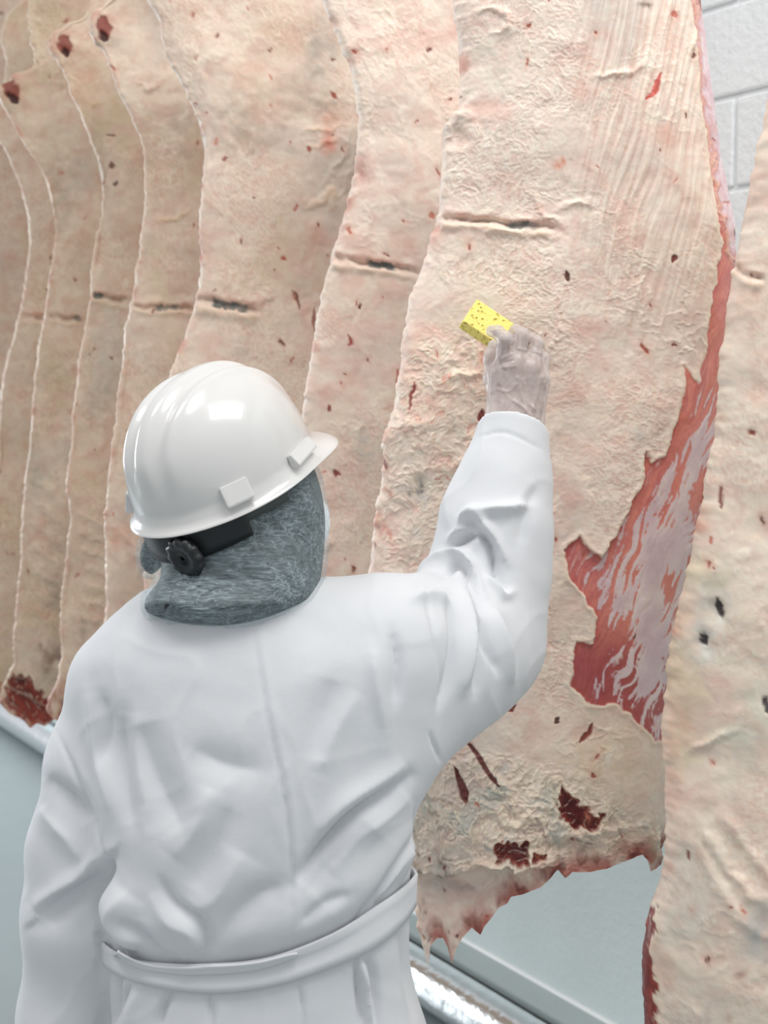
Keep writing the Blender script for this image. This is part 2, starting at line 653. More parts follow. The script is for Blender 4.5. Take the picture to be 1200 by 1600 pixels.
def carcass(label, Y, L, R, B, ztop=None, res=0.003, bulge=0.05, thick=0.13, rl=0.014, rr=0.07, tint=(1, 1, 1), seed=1,
            detail=1.0, feats=None, nspots=40, lipcol=(244, 222, 206), tilt=0.0, warm=0.0):
    Lp = np.array([at(x, y, Y + rl) for x, y in L])
    Rp = np.array([at(x, y, Y + rr + tilt * 0.7) for x, y in R])
    if ztop is None:
        ztop = at(600, -70, Y)[2]
    Bp = np.array([at(x, y, Y) for x, y in B])
    zmin = Bp[:, 2].min()
    zs = np.linspace(zmin - 0.02, ztop, 700)

    def edge(P, sm):
        o = np.argsort(P[:, 2])
        e = np.interp(zs, P[o, 2], P[o, 0])
        k = np.exp(-np.linspace(-2, 2, 2 * sm + 1) ** 2)
        k /= k.sum()
        return np.convolve(np.pad(e, sm, mode='edge'), k, 'valid')
    Le, Re = edge(Lp, 6), edge(Rp, 12)
    fL = lambda z: np.interp(z, zs, Le)
    fR = lambda z: np.interp(z, zs, Re)
    W = float(np.mean(Re - Le))
    # u samples: fine round the two edges, even in between
    th = np.linspace(0, math.pi / 2, max(8, int(rl * 1.6 / res)))
    ul = rl / W * (1 - np.cos(th))
    n_r = max(14, int(rr * 1.6 / res))
    th = np.linspace(math.pi / 2, 0, n_r)
    ur = 1 - rr / W * (1 - np.cos(th))
    n_mid = max(8, int((W - rl - rr) / res))
    um = np.linspace(ul[-1], ur[0], n_mid + 2)[1:-1]
    U = np.concatenate([ul, um, ur])
    while (len(U) - 1) % 4:
        i = len(ul) + np.argmax(np.diff(U[len(ul):-n_r]))
        U = np.insert(U, i + 1, (U[i] + U[i + 1]) / 2)
    nu = len(U)
    nv = int((ztop - zmin) / res) + 1
    Vv = np.linspace(0, 1, nv)
    bu = (Bp[:, 0] - fL(Bp[:, 2])) / (fR(Bp[:, 2]) - fL(Bp[:, 2]))
    o = np.argsort(bu)
    zB = np.interp(U, bu[o], Bp[o, 2])
    Ug, Vg = np.meshgrid(U, Vv)
    Z = ztop + (zB[None, :] - ztop) * Vg
    XL, XR = fL(Z), fR(Z)
    Wd = XR - XL
    X = XL + Wd * Ug
    dl = np.clip(1 - Ug * Wd / rl, 0, 1)
    dr = np.clip(1 - (1 - Ug) * Wd / rr, 0, 1)
    Yf = Y + rl * (1 - np.sqrt(1 - dl ** 2)) + rr * (1 - np.sqrt(np.clip(1 - dr ** 2, 0, 1)))
    Yf = Yf - bulge * np.sin(np.pi * np.clip(Ug, 0, 1)) ** 0.8 * (0.7 + 0.3 * np.sin(Z * 4 + seed)) + tilt * (Ug - 0.3)
    S = np.stack([X, Yf, Z], -1)
    # ---- relief
    px, py = to_px(S)
    sx = X + seed * 3.17
    sz = Z + seed * 1.93
    wx = 0.016 * fbm(sx * 18, sz * 18, seed + 50, 4)
    wz = 0.016 * fbm(sx * 18, sz * 18, seed + 60, 4)
    zone = sstep(-0.25, 0.4, fbm(sx * 5, sz * 4, seed + 3, 3))               # where the fat is netted
    amp_net = np.ones_like(zone)
    for g in (feats or {}).get('honeycomb', []):
        a = sstep(25, -45, polysdf(px + 40 * wx / 0.016 * 0.5, py + 40 * wz / 0.016 * 0.5, np.array(g, dtype=float)))
        zone = np.maximum(zone, a)
        amp_net = amp_net + 0.5 * a
    H = (0.010 + 0.006 * (Y > 2.7)) * fbm(sx * 4.5, sz * 3.5, seed, 2) + 0.0024 * fbm(sx * 18 + wx * 30, sz * 16, seed + 5, 2)
    r1 = ridged((sx + wx) * 40, (sz + wz) * 48, seed + 8) ** 3
    r2 = ridged((sx + wx) * 85, (sz + wz) * 100, seed + 9) ** 2
    r3 = ridged((sx + 2 * wx) * 16, (sz + 2 * wz) * 30, seed + 12) ** 8
    zone3 = sstep(0.1, 0.6, fbm(sx * 6 + 9, sz * 6, seed + 33, 2))
    net = zone * (0.62 * r1 + 0.38 * r2)
    fine = fbm(sx * 150, sz * 150, seed + 14, 2)
    wx2 = wx + 0.0022 * fbm(sx * 120, sz * 120, seed + 52, 2)
    wz2 = wz + 0.0022 * fbm(sx * 120, sz * 120, seed + 62, 2)
    fa, fb_ = worley((sx + 0.8 * wx2) / 0.0135, (sz + 0.8 * wz2 + 0.25 * sx) / 0.0105, seed + 15)
    w1 = np.exp(-((fb_ - fa) / 0.16) ** 2)
    fa, fb_ = worley((sx + wx2) / 0.0066, (sz + wz2 - 0.2 * sx) / 0.0056, seed + 16)
    w2 = np.exp(-((fb_ - fa) / 0.22) ** 2)
    brk = sstep(-0.2, 0.35, fbm(sx * 30, sz * 30, seed + 17, 2))
    net = zone * (0.62 * w1 * (0.35 + 0.65 * brk) + 0.4 * w2 * (1 - 0.6 * brk))
    H = H + detail * (0.0016 * net * amp_net + 0.0003 * r1 + 0.0020 * r3 * zone3 + 0.0003 * fine)
    fib = 0
    if feats and 'fibre' in feats:
        d = polysdf(px, py, feats['fibre'])
        fm = sstep(20, -40, d)
        fb = fbm(px * 0.12 + 0.028 * py + 1.2 * fbm(px * 0.01, py * 0.004, 91, 2), py * 0.006, seed + 71, 3)
        fm = fm * sstep(640, 260, py)
        H = H * (1 - 0.45 * fm) + fm * 0.0030 * fb
        fib = fm * fb
    # ---- colour
    c = lambda r, g, b: lin(r, g, b)[None, None, :]
    n1 = fbm(sx * 7, sz * 7, seed + 20, 4)[..., None]
    n2 = fbm(sx * 24 + wx * 40, sz * 24, seed + 21, 4)[..., None]
    n3 = fbm(sx * 3.2, sz * 2.4, seed + 22, 3)[..., None]
    mixc = lambda a, b, t: a + (b - a) * np.clip(t, 0, 1)
    col = mixc(c(233, 216, 203), c(233, 208, 195), 0.5 + n1)
    col = mixc(col, c(241, 230, 215), 0.25 + 0.7 * n2)
    col = mixc(col, c(228, 200, 186), 0.6 * sstep(0.1, 0.8, -n2 + 0.4 * n1))
    col = mixc(col, c(208, 203, 195), 0.6 * sstep(0.3, 0.9, n3 + 0.5 * n1))
    col = mixc(col, c(219, 199, 168), (0.2 + 0.6 * warm) * sstep(0.15, 0.8, -n3 + 0.3 * n2))
    col = mixc(col, c(248, 238, 222), 0.8 * net[..., None] + 0.6 * (r3 * zone3)[..., None])
    col = mixc(col, c(220, 178, 158), (zone * 0.30 * (1 - w1) * (1 - w2))[..., None])
    pinkz = sstep(0.35, 0.9, fbm(sx * 9 + 5, sz * 11, seed + 40, 4))[..., None]
    col = mixc(col, c(222, 162, 146), 0.25 * pinkz)
    if isinstance(fib, np.ndarray):
        col = mixc(col, c(243, 229, 210), 0.6 * np.clip(fib, 0, 1)[..., None])
        col = mixc(col, c(226, 190, 172), 0.5 * np.clip(-fib, 0, 1)[..., None])
    gloss = np.clip(0.30 + 0.25 * n2[..., 0], 0, 1)
    gloss = np.maximum(gloss, 0.75 * np.exp(-(Ug * Wd / 0.01) ** 2) * (Y > 2.7) * sstep(-0.1, 0.5, fbm(sz * 4, sz * 0 + 5.7, seed + 75, 2)))
    H = H * (1 - np.maximum(dl, dr * 0.5))
    # rough cut rim along the left edge, its white glints painted in
    lip = np.exp(-(Ug * Wd / 0.012) ** 2)
    lipn = sstep(-0.5, 0.4, fbm(sz * 6, sz * 0 + 1.7, seed + 76, 2))
    col = mixc(col, c(*lipcol), (0.65 * lip * lipn)[..., None])
    col = mixc(col, c(205, 130, 110), (lip * sstep(0.2, 0.7, fbm(sz * 16, sz * 0 + seed, seed + 77, 3)))[..., None] * 0.7)
    jag = 0.0032 * fbm(sz * 13, sz * 0 + 3.3, seed + 78, 6, 0.62) * np.exp(-(Ug * Wd / 0.03) ** 2)
    S[..., 0] += jag
    H = H + lip * 0.0025 * fbm(sx * 60, sz * 60, seed + 79, 3)

    def warp(a):
        return px + a * fbm(sx * 40, sz * 40, seed + 80, 4), py + a * fbm(sx * 40 + 7, sz * 40, seed + 81, 4)
    wpx, wpy = warp(6)
    HY = np.zeros_like(H)
    f = feats or {}
    mm = 0.001

    def near(x0, x1, y0, y1):
        return (px > x0) & (px < x1) & (py > y0) & (py < y1)
    for g in f.get('hollows', []):                  # x, y, rx, ry, depth mm
        q = ((wpx - g[0]) / g[2]) ** 2 + ((wpy - g[1]) / g[3]) ** 2
        H = H - g[4] * mm * np.exp(-q)
    for g in f.get('ridges', []):                   # poly, width, mm
        P = catmull(g[0], 6)
        k = near(P[:, 0].min() - 40, P[:, 0].max() + 40, P[:, 1].min() - 40, P[:, 1].max() + 40)
        d, s, t = polydist(wpx[k], wpy[k], P)
        e = np.exp(-(d / g[1]) ** 2) * np.sqrt(np.clip(np.sin(np.pi * np.clip(t, 0.02, 0.98)), 0, 1))
        H[k] += g[2] * mm * e
        if len(g) > 3:
            col[k] = mixc(col[k], lin(*g[3])[None, :], 0.8 * e[:, None])
    for g in f.get('steps', []):                    # surface set back on the + side of the line
        P = catmull(g[0], 6)
        d, s, t = polydist(wpx, wpy, P)
        e = np.where(s * g[3] > 0, np.exp(-(d / g[2])) * sstep(0, 5, d), 0) * np.exp(-np.maximum(d - 400, 0))
        HY = HY + g[1] * mm * e * sstep(0, 0.04, t) * sstep(1, 0.96, t)
    for g in f.get('slits', []):                    # poly, width, depth mm: knife cut with a curled lower lip
        P = catmull(g[0], 6)
        k = near(P[:, 0].min() - 40, P[:, 0].max() + 40, P[:, 1].min() - 40, P[:, 1].max() + 40)
        d, s, t = polydist(px[k] + 0.45 * (wpx[k] - px[k]), py[k] + 0.45 * (wpy[k] - py[k]), P)
        sd = d * s
        w = g[1]
        e = sstep(0, 0.05, t) * sstep(1.0, 0.72, t) * np.clip(0.8 + 0.5 * fbm(px[k] * 0.04, py[k] * 0.04, seed + 66, 2), 0.2, 1.1)
        op = np.exp(-(sd / w) ** 2)
        H[k] += mm * 0.72 * g[2] * e * (-op + 0.75 * np.exp(-((sd - 2.6 * w) / (1.5 * w)) ** 2) + 0.25 * np.exp(-((sd + 2.4 * w) / (1.4 * w)) ** 2))
        col[k] = mixc(col[k], lin(150, 118, 100)[None, :], (0.7 * e * np.exp(-(sd / (0.7 * w)) ** 2))[:, None])
        col[k] = mixc(col[k], lin(206, 140, 118)[None, :], (0.5 * e * np.exp(-((sd + 1.6 * w) / w) ** 2))[:, None])
        col[k] = mixc(col[k], lin(243, 222, 200)[None, :], (0.7 * e * np.exp(-((sd - 2.6 * w) / (1.3 * w)) ** 2))[:, None])
        if len(g) > 3:                              # the cut gapes: shade inside it painted grey
            ga, gb = g[3]
            kk = e * (np.abs(sd) < w * 1.3) * sstep(ga, ga + 0.06, t) * sstep(gb, gb - 0.06, t)
            col[k] = mixc(col[k], lin(116, 118, 116)[None, :], kk[:, None])
    for g in f.get('stains_and_shade', []):                   # x, y, rx, ry, colour, strength; some paint shade in hollows
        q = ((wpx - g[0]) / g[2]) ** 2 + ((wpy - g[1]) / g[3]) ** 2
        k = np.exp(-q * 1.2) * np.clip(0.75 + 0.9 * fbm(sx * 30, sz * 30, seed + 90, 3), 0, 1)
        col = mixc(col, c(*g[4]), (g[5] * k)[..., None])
    for g, ca, cb in f.get('shred', []):            # torn, stringy fat
        d = polysdf(wpx, wpy, np.array(g, dtype=float))
        k = d < 40
        a = sstep(30, -25, d[k])
        qx, qz = (sx + 1.6 * wx2)[k], (sz + 1.6 * wz2)[k]
        fa, fb_ = worley(qx / 0.021 + 0.3 * qz / 0.02, qz / 0.017, seed + 18)
        w3 = np.exp(-((fb_ - fa) / 0.14) ** 2)
        st3 = ridged(qx * 34 + qz * 30, qz * 40 - qx * 14, seed + 19) ** 4
        pat = sstep(-0.3, 0.4, fbm(qx * 11, qz * 11, seed + 29, 2))
        w3 = w3 * pat
        st3 = st3 * (1 - 0.5 * pat)
        H[k] += (0.55 if ca[0] > 200 else 1.0) * a * (0.0026 * w3 + 0.0040 * st3 + 0.004 * fbm(qx * 22, qz * 22, seed + 26, 2))
        n4 = fbm(qx * 14, qz * 14, seed + 27, 3)
        cc = mixc(col[k], lin(*ca)[None, :], (a * 0.8 * sstep(0.0, 0.6, n4))[:, None])
        cc = mixc(cc, lin(*cb)[None, :], (a * 0.7 * sstep(0.4, 0.85, fbm(qx * 20 + 4, qz * 26, seed + 28, 3)) * (1 - w3))[:, None])
        cc = mixc(cc, lin(242, 228, 206)[None, :], (a * 0.75 * np.clip(w3 + st3, 0, 1))[:, None])
        col[k] = cc
    for g in f.get('muscles', []):                  # polygon, colour a, colour b, fibre direction (dx,dy), silver cover, depth mm
        P = np.array(g[0], dtype=float)
        k = near(P[:, 0].min() - 15, P[:, 0].max() + 15, P[:, 1].min() - 15, P[:, 1].max() + 15)
        wa = 0.7 if g[4] is not None else 1.5
        d = polysdf(px[k] + wa * (wpx[k] - px[k]), py[k] + wa * (wpy[k] - py[k]), P)
        a = sstep(1.6, -1.6, d)
        dx, dy = np.array(g[3]) / np.hypot(*g[3])
        along = px[k] * dx + py[k] * dy
        across = -px[k] * dy + py[k] * dx
        bend = fbm(px[k] * 0.016, py[k] * 0.012, seed + 94, 2)
        st = fbm(across * 0.11 + 1.4 * bend, along * 0.012, seed + 95, 2, 0.7) + 0.25 * fbm(wpx[k] * 0.12, wpy[k] * 0.12, seed + 93, 2)
        big = fbm(across * 0.03, along * 0.012, seed + 96, 3)
        mc = mixc(lin(*g[1])[None, :], lin(*g[2])[None, :], (0.5 + 0.7 * st + 0.5 * big)[:, None])
        mc = mixc(mc, lin(232, 196, 186)[None, :], (0.4 * sstep(0.45, 0.8, st + 0.3 * big))[:, None])
        if g[4] is None:
            cob = ridged(px[k] * 0.045 + 0.6 * bend, py[k] * 0.06 + px[k] * 0.02, seed + 92) ** 14
            mc = mixc(mc, lin(226, 206, 188)[None, :], (0.75 * sstep(0.35, 0.8, cob) * (g[5] > 2))[:, None])
        else:
            mc = mixc(mc, lin(164, 74, 78)[None, :], (0.75 * sstep(960, 1040, py[k]))[:, None])
            mc = mixc(mc, lin(222, 140, 112)[None, :], (0.55 * sstep(-0.1, 0.6, big + 0.5 * st) * sstep(760, 640, py[k]))[:, None])
        if g[4] is not None:
            ds = polysdf(px[k], py[k], np.array(g[4], dtype=float))
            v = -ds / 26.0 - 0.35 + 1.7 * st + 1.0 * big
            v = np.clip(v, -3, 3)
            sv = sstep(-0.35, 0.25, v) * 0.86
            vein = sstep(0.55, 0.85, fbm(across * 0.1 + 3, along * 0.018, seed + 98, 3))
            sc_ = mixc(lin(238, 228, 226)[None, :], lin(222, 206, 210)[None, :], (0.5 + big)[:, None])
            sc_ = mixc(sc_, lin(236, 224, 210)[None, :], (0.7 * vein)[:, None])
            mc = mixc(mc, sc_, sv[:, None])
        rim = np.exp(-((d + 1) / 3.5) ** 2)
        mc = mixc(mc, lin(196, 92, 70)[None, :], (0.35 * rim)[:, None])
        col[k] = mixc(col[k], mc, a[:, None])
        H[k] = H[k] * (1 - 0.7 * a) - a * g[5] * mm + a * 0.0008 * st
        gloss[k] = gloss[k] * (1 - a) + a * 0.62
        edge_ = np.exp(-((d - 4) / 4) ** 2)
        H[k] += 0.0022 * edge_
        col[k] = mixc(col[k], lin(238, 220, 198)[None, :], (0.5 * edge_ * (d > 0))[:, None])
    for g in f.get('slashes', []):                  # polyline, half width, colour, depth mm
        P = catmull(g[0], 6)
        k = near(P[:, 0].min() - 25, P[:, 0].max() + 25, P[:, 1].min() - 25, P[:, 1].max() + 25)
        wq, wr = px[k] + 0.6 * (wpx[k] - px[k]), py[k] + 0.6 * (wpy[k] - py[k])
        d, s, t = polydist(wq, wr, P)
        a = sstep(g[1] + 1.2, g[1] - 1.2, d / (0.35 + 0.9 * np.sin(np.pi * np.clip(t, 0, 1)) ** 0.7))
        col[k] = mixc(col[k], lin(*g[2])[None, :], (0.93 * a)[:, None])
        H[k] -= g[3] * mm * a
    # small blood flecks
    r = np.random.RandomState(seed + 500)
    vis = (py.min(), py.max())
    for i in range(nspots):
        cu, cv = r.rand(), r.rand()
        jr = int(cv * (nv - 1))
        jc = int(cu * (nu - 1))
        x0, y0 = px[jr, jc], py[jr, jc]
        sz_ = r.choice([1.3, 1.8, 2.4, 3.4], p=[0.4, 0.35, 0.17, 0.08]) * (2.2 / Y) ** 0.8
        el = r.uniform(1, 2.6)
        k = near(x0 - 26, x0 + 26, y0 - 30, y0 + 30)
        ax_, ay_ = wpx[k] - wpx[jr, jc] , wpy[k] - wpy[jr, jc]
        an = r.uniform(-0.6, 0.6)
        bx, by = ax_ * math.cos(an) + ay_ * math.sin(an), -ax_ * math.sin(an) + ay_ * math.cos(an)
        q = np.sqrt((bx / sz_) ** 2 + (by / (sz_ * el)) ** 2)
        dark = [(120, 56, 44), (160, 80, 64), (98, 54, 44), (196, 112, 92)][r.randint(4)]
        col[k] = mixc(col[k], lin(206, 128, 106)[None, :], (0.4 * np.exp(-(q / 2.2) ** 2))[:, None])
        col[k] = mixc(col[k], lin(*dark)[None, :], (0.9 * sstep(1.25, 0.7, q))[:, None])
        H[k] -= 0.0012 * np.exp(-q ** 2)
    for g in f.get('bumps', []):                    # x, y, r px, mm
        q = ((wpx - g[0]) ** 2 + (wpy - g[1]) ** 2) / g[2] ** 2
        H = H + g[3] * mm * np.exp(-q)
    if 'hemred' in f:                               # bloody frayed lower hem
        hv = (1 - Vg) * (ztop - zB[None, :])
        k = np.exp(-(hv / f['hemred']) ** 2) * np.clip(0.7 + 1.2 * fbm(sx * 25, sz * 14, seed + 97, 3), 0, 1)
        col = mixc(col, c(172, 84, 70), (0.85 * k)[..., None])
        col = mixc(col, c(112, 46, 40), (0.7 * k * sstep(0.1, 0.5, fbm(sx * 40, sz * 25, seed + 98, 3)))[..., None])
    col = col * np.array(tint)[None, None, :]  # tint mixes own tan tone with the shade on sides farther left
    # ---- displace along the surface normal
    du = np.gradient(S, axis=1)
    dv = np.gradient(S, axis=0)
    nn = np.cross(dv, du)
    nn /= np.linalg.norm(nn, axis=-1)[..., None] + 1e-9
    if nn[nv // 2, nu // 2, 1] > 0:
        nn = -nn
    S = S + nn * H[..., None]
    S[..., 1] += HY
    # ---- back
    bk = np.arange(4, nu - 1, 4)
    Ub = U[bk][None, :]
    T = thick * np.sin(np.pi * Ub) ** 0.45 * (0.12 + 0.88 * sstep(0, 0.10, (1 - Vv)[:, None]))
    Bk = np.stack([X[:, bk], Yf[:, bk] + np.maximum(T, 0.02), Z[:, bk]], -1)
    nb = len(bk)
    row = nu + nb
    Vt = np.concatenate([S, Bk], 1).reshape(-1, 3)
    colb = np.repeat(col[:, bk] * 0.96, 1, axis=1)
    C = np.concatenate([col, colb], 1).reshape(-1, 3)
    G = np.concatenate([gloss, gloss[:, bk]], 1).ravel()
    seq = np.concatenate([np.arange(nu), nu + np.arange(nb)[::-1]])
    nxt = np.roll(seq, -1)
    i0 = (np.arange(nv - 1) * row)[:, None]
    Q = np.stack([i0 + seq, i0 + row + seq, i0 + row + nxt, i0 + nxt], -1).reshape(-1, 4)
    if nn[nv // 2, nu // 2] @ np.cross(Vt[Q[nu // 2, 1]] - Vt[Q[nu // 2, 0]], Vt[Q[nu // 2, 3]] - Vt[Q[nu // 2, 0]]) < 0:
        Q = Q[:, ::-1]
    caps6, caps5 = [], []
    for base in (0, (nv - 1) * row):
        full = [base] + [base + nu + k for k in range(nb)] + [base + nu - 1]
        for k in range(nb + 1):
            fr = [base + 4 * k + j for j in range(5)]
            ends = []
            if k < nb:
                ends.append(base + nu + k)
            if k > 0:
                ends.append(base + nu + k - 1)
            poly = fr + ends
            (caps6 if len(poly) == 7 else caps5).append(poly)
    me = mesh_from('beef_side', Vt, [Q, np.array(caps6), np.array(caps5)])
    set_color(me, C)
    set_float(me, G, 'gloss')
    return link('beef_side', me, M_meat, label=label, category='beef side', group='beef sides hanging in a row')


# -- the side being wiped
strip = [(1078, -80), (1084, 20), (1090, 80), (1094, 150), (1103, 220), (1112, 290), (1124, 370), (1118, 440), (1109, 500), (1106, 544), (1092, 600), (1071, 574),
         (1069, 622), (1039, 710), (1021, 725), (1006, 708), (1006, 754), (969, 815), (940, 872), (923, 858), (903, 839), (881, 858),
         (886, 898), (912, 931), (931, 963), (929, 1003), (899, 1003), (896, 1033), (892, 1073), (923, 1103), (964, 1099), (995, 1125),
         (1023, 1158), (1040, 1160), (1060, 1060), (1075, 915), (1095, 806), (1120, 675), (1150, 500), (1160, 380), (1140, 260), (1115, 80), (1110, -80)]
silver = [(1104, 640), (1072, 700), (1030, 790), (985, 820), (965, 870), (945, 905), (950, 972), (975, 1003), (960, 1040), (978, 1090), (1000, 1110), (1030, 1150),
          (1060, 1060), (1080, 900), (1100, 780), (1125, 660)]
side7 = dict(
    fibre=[(905, -90), (1120, -90), (1135, 360), (1110, 560), (1000, 620), (920, 520), (900, 300)],
    slits=[([(686, 340), (740, 343), (800, 350), (850, 354), (892, 362)], 4.5, 12, (0.5, 0.78))],
    muscles=[(strip, (228, 146, 130), (200, 112, 112), (-0.42, 1), silver, 2.0),
             ([(1090, -80), (1094, 60), (1101, 150), (1111, 230), (1123, 300), (1139, 360), (1146, 405), (1170, 380), (1150, 260), (1130, 80), (1122, -80)], (240, 222, 224), (226, 190, 196), (0.16, 1), None, 0),
             ([(873, 1226), (892, 1235), (901, 1254), (920, 1263), (943, 1277), (934, 1296), (901, 1296), (883, 1287), (873, 1261)], (96, 26, 30), (74, 20, 24), (1, 0.5), None, 6),
             ([(773, 1317), (824, 1319), (828, 1335), (822, 1354), (800, 1350), (775, 1345)], (118, 40, 36), (80, 24, 24), (1, 0.05), None, 8),
             ([(840, 1329), (857, 1329), (855, 1343), (831, 1347)], (112, 44, 40), (84, 30, 28), (1, 0.05), None, 6),
             ([(985, 1338), (1008, 1328), (1012, 1345), (990, 1350)], (120, 40, 36), (84, 26, 26), (1, 0.05), None, 3)],
    slashes=[([(729, 1154), (752, 1192), (780, 1231)], 4, (112, 40, 40), 4), ([(710, 1198), (720, 1225), (729, 1254)], 5, (112, 38, 40), 5),
             ([(929, 1133), (918, 1148), (906, 1161)], 3.4, (136, 50, 36), 3), ([(755, 880), (757, 900)], 2, (150, 60, 50), 1),
             ([(885, 425), (888, 440)], 4, (100, 50, 40), 2), ([(1056, 400), (1052, 412)], 3.5, (120, 44, 36), 2),
             ([(795, 1100), (800, 1110)], 6, (120, 44, 34), 3), ([(866, 1126), (872, 1130)], 4, (90, 36, 28), 2),
             ([(1032, 115), (1024, 140), (1010, 155)], 4, (212, 96, 84), 1), ([(753, 640), (752, 660)], 4.5, (130, 44, 36), 2),
             ([(843, 640), (838, 652)], 4.5, (130, 44, 36), 3), ([(647, 600), (641, 640)], 2.2, (150, 60, 50), 1.5),
             ([(1092, 850), (1096, 900), (1088, 950)], 2, (240, 224, 204), -1)],
    stains_and_shade=[(700, 215, 22, 26, (190, 168, 150), 0.6), (658, 762, 9, 20, (84, 84, 88), 0.95), (641, 782, 4, 12, (70, 62, 66), 0.9), (664, 785, 9, 10, (196, 206, 204), 0.8),  # first patch paints the shade of the edge notch
            (875, 255, 8, 10, (222, 140, 112), 0.9), (680, 520, 36, 20, (226, 164, 152), 0.5), (675, 620, 40, 28, (224, 160, 146), 0.5),
            (845, 330, 26, 16, (222, 156, 140), 0.35), (940, 60, 24, 30, (226, 150, 134), 0.35), (1040, 205, 10, 30, (222, 140, 126), 0.4),
            (860, 1245, 40, 40, (190, 196, 186), 0.6), (720, 1230, 40, 40, (180, 160, 158), 0.5), (880, 1335, 80, 18, (176, 182, 172), 0.75),
            (960, 1280, 50, 30, (196, 200, 190), 0.5), (690, 1390, 30, 14, (160, 158, 160), 0.5), (728, 1395, 16, 10, (120, 116, 122), 0.5),
            (615, 870, 20, 30, (224, 160, 146), 0.4), (950, 1180, 120, 60, (222, 202, 166), 0.45), (1000, 690, 16, 20, (196, 202, 196), 0.5),
            (712, 675, 12, 10, (176, 182, 172), 0.6), (1010, 6, 12, 8, (120, 96, 82), 0.9)],
    ridges=[([(690, 195), (705, 178), (740, 180)], 5, 5, (240, 222, 206)), ([(930, 120), (960, 118), (1010, 100)], 5, 5), ([(745, 20), (780, 15), (800, 40), (770, 50)], 5, 5),
            ([(720, 670), (735, 690), (722, 720), (700, 735)], 6, 7, (243, 226, 206)), ([(690, 590), (720, 585), (760, 585)], 6, 6, (245, 228, 206)),
            ([(600, 700), (630, 668), (680, 660)], 7, 4), ([(770, 1260), (800, 1290), (830, 1275), (860, 1290)], 5, 7, (244, 228, 204)),
            ([(760, 1200), (790, 1235), (810, 1280)], 5, 6, (242, 226, 202)), ([(845, 1300), (900, 1303), (970, 1295), (1030, 1280)], 6, 6),
            ([(715, 1362), (750, 1350), (790, 1355), (840, 1350)], 7, 12, (236, 216, 196)), ([(1012, 1300), (1020, 1330), (1026, 1355)], 9, 10, (226, 216, 196)),
            ([(870, 330), (900, 315), (935, 320)], 6, 4), ([(830, 300), (850, 340), (880, 345)], 4, 4)],
    steps=[([(636, 1362), (690, 1365), (720, 1366), (760, 1354), (830, 1356), (880, 1346)], 26, 120, 1)],
    hollows=[(705, 210, 26, 24, 10), (655, 765, 10, 18, 7), (712, 676, 12, 12, 6), (880, 1325, 70, 10, 8), (745, 1395, 40, 24, 6), (770, 690, 30, 40, 4)],
    bumps=[(690, 1290, 60, 10), (735, 1300, 30, 8), (960, 1230, 80, 12), (640, 700, 40, 5), (1005, 1310, 18, 8)],
    hemred=0.028,
    shred=[([(640, 1180), (700, 1175), (800, 1190), (870, 1210), (1045, 1290), (1045, 1345), (880, 1350), (700, 1370), (630, 1370)], (186, 188, 180), (150, 128, 128)),
           ([(700, 500), (770, 520), (765, 650), (735, 740), (690, 790), (690, 880), (600, 900), (585, 800), (612, 660), (640, 540)], (232, 196, 182), (214, 134, 116))],
    honeycomb=[[(690, 380), (880, 385), (930, 520), (900, 640), (860, 620), (850, 520), (720, 470), (680, 440)], [(850, 880), (900, 1000), (900, 1120), (830, 1110), (820, 1000)],
               [(690, 240), (860, 300), (860, 330), (690, 330)]])
carcass('pale beef side being wiped with the yellow sponge', 2.20,
        [(700, -80), (708, 0), (714, 60), (718, 130), (715, 172), (692, 195), (688, 215), (690, 250), (684, 335), (665, 400), (645, 450), (626, 560), (615, 640), (602, 690),
         (592, 770), (582, 830), (574, 915), (572, 1000), (600, 1150), (632, 1290), (640, 1350), (652, 1430), (660, 1510)],
        [(1086, -80), (1092, 0), (1105, 100), (1124, 250), (1148, 360), (1142, 470), (1128, 620), (1114, 760), (1086, 870), (1060, 960), (1048, 1060), (1044, 1160), (1043, 1300), (1044, 1400)],
        [(630, 1440), (655, 1460), (664, 1492), (668, 1507), (673, 1475), (682, 1462), (692, 1460), (699, 1472), (706, 1496), (712, 1474), (722, 1455), (736, 1440), (749, 1449),
         (755, 1436), (768, 1420), (776, 1408), (790, 1400), (796, 1390), (812, 1386), (840, 1376), (856, 1362), (868, 1350), (876, 1358), (888, 1348), (915, 1351), (945, 1349), (980, 1338),
         (1004, 1334), (1013, 1345), (1022, 1366), (1031, 1364), (1040, 1335), (1050, 1330)],
        res=0.0016, bulge=0.055, thick=0.15, rl=0.016, rr=0.09, seed=11, feats=side7, nspots=75, tilt=0.03)

